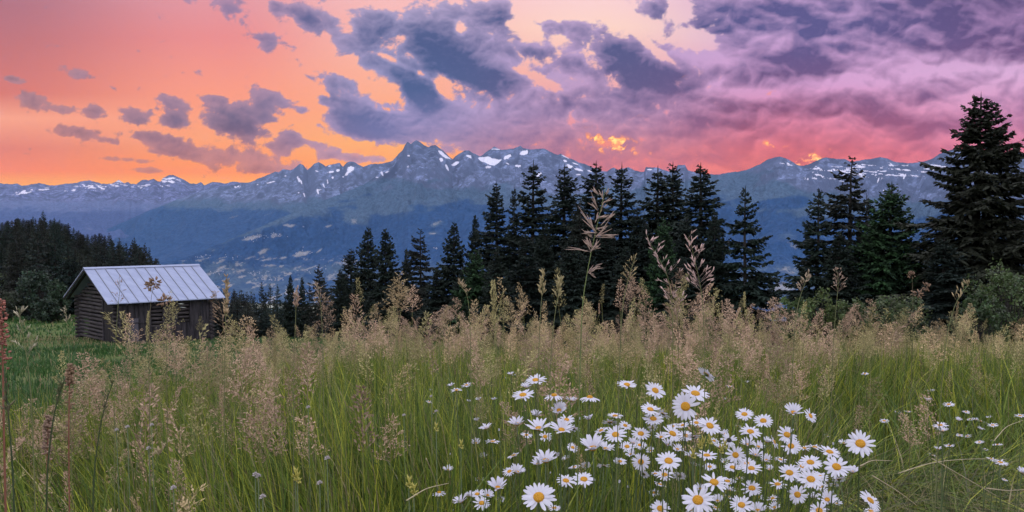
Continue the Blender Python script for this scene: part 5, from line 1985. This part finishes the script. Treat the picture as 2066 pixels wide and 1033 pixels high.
def daisy(px, py, d, aspect, roll, kind, label, group, real=None):
    global n_daisy
    n_daisy += 1
    g = np.random.default_rng(9000 + n_daisy)
    shape = {'back': 'open', 'bald': 'open'}.get(kind, kind)
    real = real or {'bud': .016}.get(kind, .046)
    if kind == 'bud':
        d = d * 1.0
    y = real * F / d
    # keep the head at a believable height over the soil
    for _ in range(12):
        p = np.array(at(px, py, y))
        hgt = p[2] - gz(p[0], y)
        if hgt < 0.16:
            real *= .93
        elif hgt > 0.78:
            real *= 1.05
        else:
            break
        y = real * F / d
    p = np.array(at(px, py, y))
    v = p - CAMP
    v /= np.linalg.norm(v)
    rt = np.cross(v, (0, 0, 1.0))
    rt /= np.linalg.norm(rt)
    up = np.cross(rt, v)
    ro = math.radians(roll)
    sdir = up * math.cos(ro) + rt * math.sin(ro)
    a = aspect if kind != 'back' else -aspect
    n = -v * a + sdir * math.sqrt(max(0, 1 - a * a))
    if kind == 'back':
        n = v * aspect + sdir * math.sqrt(1 - aspect * aspect)
    n /= np.linalg.norm(n)
    R = real / 2 * g.uniform(1.02, 1.14)
    foot = np.array([p[0] + g.normal(0, .03) - n[0] * .05, p[1] + g.normal(0, .03) - n[1] * .05 + .02, 0])
    foot[2] = gz(foot[0], foot[1]) - .01
    e = empty('daisy', foot)
    tag(e, label, 'daisy', group)
    q = Vector((0, 0, 1)).rotation_difference(Vector(n))
    qz = Matrix.Rotation(g.uniform(0, 6.28), 4, 'Z')
    mat = Matrix.Translation(Vector(p - foot)) @ q.to_matrix().to_4x4() @ qz @ Matrix.Diagonal((R, R, R, 1))
    for nm, me in (('petals', PET[shape][g.integers(len(PET[shape]))]), ('disc', DISC['bald'] if kind == 'bald' else DISC[shape])):
        o = bpy.data.objects.new(nm, me)
        COL.objects.link(o)
        o.parent = e
        o.matrix_local = mat
    # stem with the green cup below the head
    mb = MB()
    h0 = p - foot - n * R * .10
    L = np.linalg.norm(h0)
    c1, c2 = np.array([0, 0, L * .45]), h0 - n * L * .22
    s = np.linspace(0, 1, 9)[:, None]
    pts = (1 - s) ** 3 * 0 + 3 * (1 - s) ** 2 * s * c1 + 3 * (1 - s) * s ** 2 * c2 + s ** 3 * h0
    mb.tube(pts, np.linspace(.0014, .0011, 9) * (1 + y * .06), 5)
    cup = np.stack([h0 - n * R * .10, h0 - n * R * .02, h0 + n * R * .10])
    mb.tube(cup, np.array([.06, .22, .28]) * R * (1.3 if kind == 'bud' else 1), 9)
    mb.build('stem', m_stem, e, smooth=True)
    return e


GD = 'white daisies of the big clump'
DAISIES = [
    (1383, 820, 53, .98, 0, 'open', 'large white daisy facing the viewer squarely like a full round disc'),
    (1403, 794, 50, .52, 8, 'open', 'daisy tilted upward peeking over the square-facing round daisy'),
    (1425, 755, 36, .38, 40, 'back', 'topmost right daisy seen from behind, leaning steeply over the grass'),
    (1322, 788, 40, .72, 25, 'open', 'oval daisy turned to the right, standing above its neighbours, left of the square-facing one'),
    (1265, 776, 39, .42, 6, 'open', 'flat tilted daisy high and alone between the two top daisies'),
    (1081, 767, 41, .42, 0, 'open', 'highest daisy at the left of the clump, flat and bowl-like'),
    (1055, 797, 41, .48, -6, 'open', 'tilted daisy just below the highest left one'),
    (1061, 781, 24, .35, 0, 'cup', 'half-hidden daisy peeping over the tilted one below the highest left daisy'),
    (1118, 798, 38, .22, 0, 'reflex', 'side-on daisy with a domed yellow eye, right of the highest left pair'),
    (1190, 802, 40, .20, 2, 'reflex', 'side-on daisy with flat spread petals and a domed eye in mid row'),
    (1152, 808, 27, .28, 0, 'cup', 'small pale daisy between the two side-on daisies, no eye visible'),
    (1128, 828, 36, .82, 0, 'cup', 'daisy with petals only swept upward over a low brown eye'),
    (1312, 826, 38, .52, 10, 'open', 'daisy tucked behind a many-petalled one, crossed by a thin stem'),
    (1318, 845, 38, .62, 4, 'open', 'tilted daisy directly below the stem-crossed one'),
    (1338, 835, 28, .30, 32, 'back', 'daisy seen from behind between the stem-crossed one and the square-facing one'),
    (1043, 855, 37, .42, -8, 'cup', 'cupped daisy at the left of the four-flower knot, spreading to the upper left'),
    (1082, 838, 28, .30, 0, 'cup', 'daisy peeking out behind the large fan-shaped one'),
    (1087, 864, 52, .48, 0, 'cup', 'large fan-shaped daisy with hidden eye in the left knot'),
    (1133, 867, 48, .58, 4, 'cup', 'large daisy with spread petals and low eye right of the fan-shaped one'),
    (1143, 847, 32, .58, 0, 'open', 'daisy squeezed above the right flower of the left knot'),
    (1100, 881, 25, .75, 0, 'open', 'small round daisy hanging below the large fan-shaped one'),
    (981, 864, 28, .32, -20, 'cup', 'half-open daisy leaning left, apart at the left border of the clump'),
    (960, 894, 22, .58, 0, 'cup', 'half-open goblet-shaped daisy low at the left border'),
    (994, 891, 28, .20, 0, 'open', 'edge-on small daisy right of the goblet-shaped one'),
    (1242, 877, 42, .72, 0, 'open', 'wide clean daisy with big oval eye in the middle of the clump'),
    (1293, 875, 38, .68, 0, 'open', 'daisy crossed by dark stems right of the wide clean one'),
    (1357, 875, 44, .62, 26, 'open', 'twisted oval daisy with long lower petal below the square-facing one'),
    (1384, 879, 27, .72, 10, 'open', 'small daisy touching the right side of the twisted oval one'),
    (1399, 881, 28, .22, -8, 'back', 'grey-backed daisy right of the small one beside the twisted oval'),
    (1432, 859, 46, .68, 22, 'open', 'large daisy with a tall eye turned right, below the square-facing one'),
    (1405, 853, 28, .58, 0, 'open', 'small daisy behind the left shoulder of the large right-turned one'),
    (1241, 839, 30, .34, 0, 'open', 'small side-on daisy with bright eye above the wide clean one'),
    (1230, 852, 30, .25, 0, 'back', 'faded petals of a daisy seen from below, just over the wide clean one'),
    (1188, 846, 26, .14, -10, 'cup', 'thin edge-on daisy under the side-on mid-row one'),
    (1265, 901, 29, .68, 0, 'open', 'small daisy behind dark stems below the wide clean one'),
    (1291, 898, 27, .58, 0, 'open', 'shaded daisy behind the bundle of dark stems'),
    (1196, 904, 60, .50, -6, 'cup', 'largest fan of raised petals with a low eye, centre left of the clump'),
    (1222, 905, 40, .40, 14, 'cup', 'fan-shaped daisy joined to the right of the largest fan'),
    (1101, 929, 54, .48, 0, 'cup', 'wide star-like daisy with few raised petals below the left knot'),
    (1293, 932, 37, .95, 0, 'open', 'neat round face-on daisy behind dark stems at the clump centre'),
    (1349, 930, 47, .74, 0, 'open', 'daisy with separate long petals and a white bud over its lower right'),
    (1393, 919, 28, .38, 0, 'cup', 'pinkish half-closed daisy right of the long-petalled one'),
    (1426, 919, 40, .38, 0, 'open', 'tilted daisy beside yellow flower spikes at the clump centre'),
    (1043, 952, 37, .48, 20, 'cup', 'shuttlecock-shaped daisy opening to the upper right, left bottom'),
    (1004, 984, 46, .60, 0, 'cup', 'bright daisy with upper petals fanned out, bottom left'),
    (963, 997, 31, .52, 0, 'open', 'round daisy left of the bright fanned one at bottom left'),
    (972, 1015, 33, .70, 0, 'open', 'lowest daisy of the bottom left group'),
    (1009, 1007, 21, .58, 0, 'open', 'small daisy below the bright fanned one'),
    (930, 1012, 35, .38, -26, 'cup', 'daisy tipped to the left at the lower left end of the clump'),
    (886, 994, 29, .20, 0, 'reflex', 'flat edge-on daisy farthest left on the bottom row'),
    (1087, 1003, 62, .85, 0, 'open', 'very large shaggy daisy with a small white bud over its eye'),
    (1142, 970, 39, .58, 12, 'open', 'left one of a touching pair above the gap right of the shaggy daisy'),
    (1178, 967, 43, .64, 0, 'open', 'right one of a touching pair above the gap right of the shaggy daisy'),
    (1341, 958, 36, .58, 0, 'open', 'shaded daisy right under the long-petalled one'),
    (1441, 973, 50, .68, 8, 'open', 'big daisy tilted right above the largest-eyed bottom daisy'),
    (1408, 1009, 60, .86, 0, 'open', 'bottom daisy with the largest round orange eye'),
    (1332, 1026, 40, .90, 0, 'open', 'daisy cut by the bottom edge, left of the largest-eyed one'),
    (1413, 986, 28, .55, 0, 'cup', 'daisy peeking over the largest-eyed bottom one'),
    (1320, 994, 22, .58, 0, 'open', 'small daisy above the one cut by the bottom edge'),
    (1502, 836, 37, .64, -4, 'open', 'uppermost left daisy of the right part of the clump'),
    (1540, 849, 38, .74, 0, 'open', 'round daisy right of the uppermost left one in the right part'),
    (1514, 871, 41, .58, 6, 'open', 'daisy with a humped eye under the upper pair of the right part'),
    (1471, 888, 31, .88, 0, 'bald', 'only daisy with a dark greenish-black eye'),
    (1484, 918, 38, .94, 0, 'open', 'round face-on daisy below the dark-eyed one'),
    (1507, 936, 33, .72, 0, 'open', 'daisy partly behind the round one below the dark-eyed daisy'),
    (1516, 945, 39, .58, 0, 'open', 'tilted daisy overlapping the partly hidden one right of the round face-on daisy'),
    (1478, 943, 35, .54, 0, 'open', 'tilted daisy right under the round face-on one'),
    (1525, 918, 34, .50, 0, 'cup', 'narrow cup-shaped daisy right of the round face-on one'),
    (1508, 897, 32, .45, 0, 'cup', 'cupped daisy right of the dark-eyed one, eye hidden'),
    (1530, 901, 28, .50, 10, 'cup', 'cupped daisy touching the right of the hidden-eyed one'),
    (1601, 832, 42, .56, 0, 'cup', 'fan-shaped daisy at the top, its right side covered by a turned one'),
    (1635, 839, 29, .55, 55, 'open', 'daisy turned to the far right with a bright eye, at the top right'),
    (1588, 877, 39, .80, 15, 'open', 'upper one of two overlapping oval daisies'),
    (1596, 900, 35, .86, 0, 'open', 'lower one of two overlapping daisies, eye half covered'),
    (1562, 892, 28, .14, 65, 'open', 'thin edge-on upright daisy left of the overlapping pair'),
    (1674, 912, 43, .46, 10, 'open', 'ragged side-tilted daisy with a raised yellow eye, right of the overlapping pair'),
    (1635, 933, 45, .62, 0, 'open', 'clean starry daisy above the crowded knot at right'),
    (1688, 942, 48, .78, 15, 'open', 'big daisy with a large eye at the right end of the clump'),
    (1720, 952, 30, .48, 10, 'cup', 'cupped daisy tucked behind the right of the big-eyed one'),
    (1593, 954, 43, .74, 0, 'open', 'daisy left of the crowded knot, eye low between long petals'),
    (1636, 967, 46, .74, 0, 'open', 'middle daisy of the crowded knot'),
    (1654, 962, 35, .58, 20, 'open', 'right daisy of the crowded knot'),
    (1638, 980, 31, .50, 0, 'open', 'lowest daisy of the crowded knot'),
    (1656, 981, 26, .68, 0, 'open', 'small daisy at the lower right of the crowded knot'),
    (1517, 985, 39, .68, 0, 'open', 'daisy with an eye low left of the lone round bottom one'),
    (1609, 998, 38, .95, 0, 'open', 'lone round daisy facing straight out below the crowded knot'),
    (1496, 1019, 42, .74, 0, 'open', 'daisy near the bottom edge right of the largest-eyed one'),
    (1529, 1030, 40, .60, 0, 'cup', 'cup-shaped daisy cut by the bottom edge'),
    (1468, 971, 31, .40, 0, 'open', 'side-on daisy behind the big right-tilted one'),
    (1490, 965, 23, .30, 0, 'open', 'small side-on daisy above the low-eyed bottom one'),
    (1569, 977, 36, .50, 0, 'open', 'spread daisy between the low-eyed one and the crowded knot'),
    (1530, 1002, 26, .50, 40, 'cup', 'nodding half-closed daisy above the cut cup-shaped one'),
    (1669, 1008, 42, .78, 0, 'cup', 'thick double-looking daisy below the crowded knot'),
    (1653, 1030, 38, .80, 0, 'open', 'daisy cut by the bottom edge under the thick double-looking one'),
    (1736, 895, 57, .84, 4, 'open', 'large lone daisy at the right rim of the clump, big eye, long petals'),
    (1756, 1010, 44, .46, 42, 'open', 'lone daisy leaning right in the trampled grass at bottom right'),
    (1757, 1031, 28, .40, 0, 'open', 'daisy at the bottom edge below the lone leaning one'),
    (1623, 904, 24, .40, 0, 'open', 'small daisy right of the lower overlapping one'),
    (1644, 902, 28, .28, 8, 'open', 'edge-on daisy between the overlapping pair and the ragged one'),
    (1702, 894, 21, .45, 0, 'cup', 'small frayed daisy left of the large lone one'),
    (904, 948, 25, .38, 0, 'cup', 'small ruffled daisy standing alone in the green at lower left'),
    (966, 966, 23, .22, 0, 'open', 'small edge-on daisy above the bottom left group'),
    (1036, 919, 27, .18, -22, 'open', 'edge-on daisy left of the wide star-like one'),
    (975, 922, 21, .55, 0, 'cup', 'small folded daisy beside white buds at left'),
]
for (px, py, d, a, ro, k, lab) in DAISIES:
    daisy(px, py, d, a, ro, k, lab, GD)

BUDS = [(1007, 869, 11), (1169, 846, 12), (975, 944, 8), (905, 974, 8), (908, 917, 8), (1110, 955, 9), (1249, 974, 13), (1268, 984, 11), (1681, 897, 11), (914, 1030, 7), (1037, 934, 7), (1362, 938, 12), (1545, 975, 9)]
for (px, py, d) in BUDS:
    daisy(px, py, d, .25, random.uniform(-20, 20), 'bud', 'round white unopened daisy bud among the flowers of the clump', 'closed daisy buds')

FILL = [(1160, 868), (1060, 880), (1120, 915), (1160, 945), (1185, 935), (1140, 925), (1215, 940), (1250, 930), (1275, 915), (1310, 910), (1320, 955), (1375, 960), (1350, 900), (1370, 905), (1385, 890), (1440, 890), (1455, 905), (1460, 935), (1430, 945), (1400, 940), (1475, 990), (1545, 930),
        (1555, 945), (1575, 925), (1620, 945), (1610, 970), (1640, 1000), (1680, 980), (1690, 965), (1280, 890), (1335, 885), (1300, 960), (1330, 975), (1450, 1010), (1470, 1005), (1560, 1005), (1115, 1025), (1360, 860), (1380, 855), (1262, 855), (1210, 870), (1155, 900), (1025, 950), (1085, 935), (1390, 1030), (1440, 1028), (1560, 1022), (1690, 1020), (945, 1003), (985, 1000), (1315, 866), (1460, 872), (1545, 890)]
for (px, py) in FILL:
    daisy(px + random.uniform(-4, 4), py + random.uniform(-4, 4), random.uniform(19, 29), random.uniform(.2, .7), random.uniform(-25, 25), random.choice(['open', 'cup', 'open', 'cup', 'back']),
          'small daisy half hidden among the bigger daisies of the clump', 'small hidden daisies of the clump', real=.036)

TINY_L = [(869, 788, 11), (910, 778, 18), (941, 777, 21), (921, 787, 24), (946, 810, 14), (966, 807, 16), (997, 806, 14), (866, 811, 15), (875, 832, 12), (991, 833, 9), (962, 848, 16), (914, 807, 8), (908, 822, 9), (1030, 755, 16), (1001, 762, 8), (1050, 865, 12), (1056, 890, 10),
          (1024, 950, 20), (907, 1005, 16), (820, 860, 8), (1036, 756, 10), (1020, 764, 9)]
for (px, py, d) in TINY_L:
    daisy(px, py, d, random.uniform(.15, .4), random.uniform(-15, 15), random.choice(['open', 'cup']), 'tiny white daisy dotted in the grass left of the big clump', 'tiny daisies left of the clump', real=.034)
TINY_R = [(1914, 816, 23), (1949, 831, 15), (1897, 858, 27), (1902, 869, 24), (1784, 849, 18), (1811, 831, 13), (1832, 830, 14), (1780, 828, 9), (1821, 858, 10), (1852, 854, 12), (1838, 872, 9), (1851, 872, 12), (1864, 873, 10), (1934, 848, 17), (1958, 846, 14), (1969, 847, 14), (1979, 850, 14), (1988, 854, 13), (2003, 858, 20), (1948, 860, 9), (1979, 866, 15),
          (1995, 843, 14), (1936, 878, 15), (1952, 880, 15), (1976, 892, 18), (2001, 888, 12), (2013, 897, 18), (1915, 899, 19), (1893, 906, 18), (1881, 918, 14), (1988, 907, 12), (2018, 933, 28), (2000, 926, 18), (2058, 839, 20), (2063, 953, 26), (2027, 968, 12), (1796, 915, 8), (1870, 788, 12), (1881, 789, 12), (1891, 790, 9), (1872, 808, 17), (1745, 754, 14),
          (1489, 860, 14), (1669, 879, 14), (1472, 779, 18), (1507, 772, 12), (1462, 806, 12), (1539, 828, 10), (1557, 831, 9)]
for (px, py, d) in TINY_R:
    daisy(px, py, d, random.uniform(.15, .4), random.uniform(-15, 15), random.choice(['open', 'open', 'cup']), 'tiny white daisy dotted in the green grass right of or above the big clump', 'tiny daisies right of the clump', real=.036)


# ------------------------------------------------------------------ other small flowers, bent straws, far village
m_clover, _t, _b = new_mat('pale_floret')
_n = _t.noise(_t.node('ShaderNodeTexCoord').outputs['Object'], 300.0, 2.0)
_t.put(_b.inputs['Base Color'], _t.mix(_n, (0.24, 0.21, 0.19), (0.40, 0.36, 0.36)))
m_rattle, _t, _b = new_mat('yellow_floret')
_n = _t.noise(_t.node('ShaderNodeTexCoord').outputs['Object'], 200.0, 2.0)
_t.put(_b.inputs['Base Color'], _t.mix(_n, (0.26, 0.25, 0.05), (0.46, 0.40, 0.09)))


def floret_head(seed, n, ball, size, up):
    g = np.random.default_rng(seed)
    mb = MB()
    for k in range(n):
        d = g.normal(0, 1, 3)
        d /= np.linalg.norm(d)
        d[2] = abs(d[2]) * up - .2
        b = d * np.array([ball, ball, ball * up]) * g.uniform(.5, 1)
        mb.tube(np.stack([b, b + d * size * .5, b + d * size]), np.array([.16, .30, .10]) * size, 4)
    return mb


CL = floret_head(1, 30, .0032, .0042, 1.1).build('flower_head', m_clover, link=False)
RT = floret_head(2, 18, .0035, .006, 2.6).build('flower_head', m_rattle, link=False)


def small_flower(name, px, py, y, me, label, group, cat):
    p = np.array(at(px, py, y))
    z = gz(p[0], y)
    if p[2] - z < .12:
        return
    e = empty(name, (p[0], y, z))
    tag(e, label, cat, group)
    o = bpy.data.objects.new('flower_head', me)
    COL.objects.link(o)
    o.parent = e
    o.location = (0, 0, p[2] - z)
    mb = MB()
    mb.tube(np.array([[0.01, .01, 0], [0.004, 0.0, (p[2] - z) * .5], [0, 0, p[2] - z]]), .0011, 5)
    mb.build('stem', m_stem, e, smooth=True)


for (px, py, y) in [(521, 961, 1.7), (530, 1003, 1.5), (515, 958, 1.7), (622, 822, 2.4), (645, 975, 1.7), (660, 925, 1.8), (257, 862, 2.2), (306, 858, 2.2), (300, 905, 2.0), (350, 985, 1.6), (235, 868, 2.2), (870, 800, 3.0), (880, 830, 2.8), (815, 838, 2.7)]:
    small_flower('clover_flower', px, py, y, CL, 'small whitish clover head down in the green grass left of the daisies', 'whitish clover heads', 'clover')
for (px, py, y) in [(596, 968, 1.6), (825, 985, 1.6), (835, 1000, 1.6), (1420, 900, 2.0), (1432, 896, 2.0), (1412, 905, 2.0), (1398, 925, 1.9), (600, 975, 1.6), (880, 870, 2.3), (930, 905, 2.2), (1462, 905, 2.1), (1455, 915, 2.1)]:
    small_flower('rattle_flower', px, py, y, RT, 'short yellow flower spike in the grass among or beside the daisies', 'yellow flower spikes', 'yellow flower')

m_straw, _t, _b = new_mat('straw')
_n = _t.noise(_t.node('ShaderNodeTexCoord').outputs['Object'], 60.0, 2.0)
_t.put(_b.inputs['Base Color'], _t.mix(_n, (0.24, 0.20, 0.11), (0.40, 0.33, 0.20)))
STRAWS = [([(1812, 955), (1880, 932), (1960, 925), (2030, 927)], 2.1, 'long pale straw lying almost level in the trampled grass at right'),
          ([(1760, 960), (1810, 990), (1850, 1020)], 1.7, 'short straw slanting down to the right beside the lone leaning daisy'),
          ([(1880, 925), (1940, 960), (2010, 1000)], 1.9, 'straw running diagonally down right in the trampled corner'),
          ([(1735, 940), (1760, 928), (1800, 930)], 1.9, 'small arched straw right of the large lone daisy'),
          ([(1990, 985), (2030, 990), (2066, 988)], 1.8, 'straw stub reaching the right edge in the trampled corner'),
          ([(2005, 890), (2030, 860), (2064, 848)], 2.6, 'thin straw curving up to the right edge beside the tiny daisies'),
          ([(860, 925), (875, 960), (886, 990)], 1.7, 'pale stiff straw standing over the farthest left bottom daisy'),
          ([(820, 1010), (860, 985), (905, 975)], 1.5, 'bent straw in the green left of the bottom daisies')]
for pts, y, lab in STRAWS:
    P = np.array([at(a, b, y + .05 * i) for i, (a, b) in enumerate(pts)])
    s = np.linspace(0, 1, len(P))
    ss = np.linspace(0, 1, 14)
    Q = np.stack([np.interp(ss, s, P[:, i]) for i in range(3)], 1)
    for _ in range(3):
        Q[1:-1] = (Q[:-2] + 2 * Q[1:-1] + Q[2:]) / 4
    mb = MB()
    mb.tube(Q, np.linspace(.0014, .0007, 14), 5)
    o = mb.build('straw', m_straw, smooth=True)
    tag(o, lab, 'straw', 'loose straws in the grass')

# the far village: a scatter of pale houses too small to tell apart
def build_village():
    g = np.random.default_rng(66)
    dg = bpy.context.evaluated_depsgraph_get()
    dg.update()
    mb = MB()
    spots = [(520, 478, 26, 5, 20), (555, 474, 16, 6, 26), (410, 518, 16, 4, 10), (520, 552, 30, 6, 18), (440, 548, 20, 5, 8), (610, 510, 20, 8, 6), (640, 545, 30, 8, 8), (510, 485, 12, 4, 6), (612, 458, 3, 2, 3), (548, 565, 40, 4, 16), (470, 520, 30, 10, 6), (1585, 570, 14, 10, 5), (880, 500, 10, 6, 5), (1500, 520, 12, 10, 4)]
    for (cx, cy, rx, ry, n) in spots:
        for k in range(n):
            px, py = cx + g.normal(0, .5) * rx, cy + g.normal(0, .5) * ry
            tgt = at(px, py, 1000.0)
            o0 = Vector((0, 0, CAM_Z))
            d = (tgt - o0).normalized()
            hit, loc, nrm, idx, ob, mx = SC.ray_cast(dg, o0 + d * 3000, d, distance=20000)
            if not hit or ob.name.split('.')[0] not in ('mountain', 'ground'):
                continue
            w, l, h = g.uniform(4, 7), g.uniform(5, 9), g.uniform(3, 6)
            a = g.uniform(0, math.pi)
            ca, sa = math.cos(a), math.sin(a)
            v = np.array([(-l, -w, -4), (l, -w, -4), (l, w, -4), (-l, w, -4), (-l, -w, h), (l, -w, h), (l, w, h), (-l, w, h), (-l, 0, h + w * .7), (l, 0, h + w * .7)], float) * np.array([.8, .8, 1])
            v = np.stack([v[:, 0] * ca - v[:, 1] * sa, v[:, 0] * sa + v[:, 1] * ca, v[:, 2]], 1) + np.array(loc)
            mb.add(v, [(0, 1, 5, 4), (1, 2, 6, 5), (2, 3, 7, 6), (3, 0, 4, 7), (4, 5, 9, 8), (6, 7, 8, 9)], [(5, 6, 9), (7, 4, 8)])
    m, t, b = new_mat('village_plaster')
    n = t.noise(t.node('ShaderNodeNewGeometry').outputs['Position'], 0.05, 2.0)
    t.put(b.inputs['Base Color'], t.mix(t.maprange(n, .4, .6), (.15, .16, .22), (.27, .28, .34)))
    o = mb.build('village_houses', m)
    tag(o, 'specks of pale village houses on the far slope and valley floor', 'village', kind='stuff')


build_village()
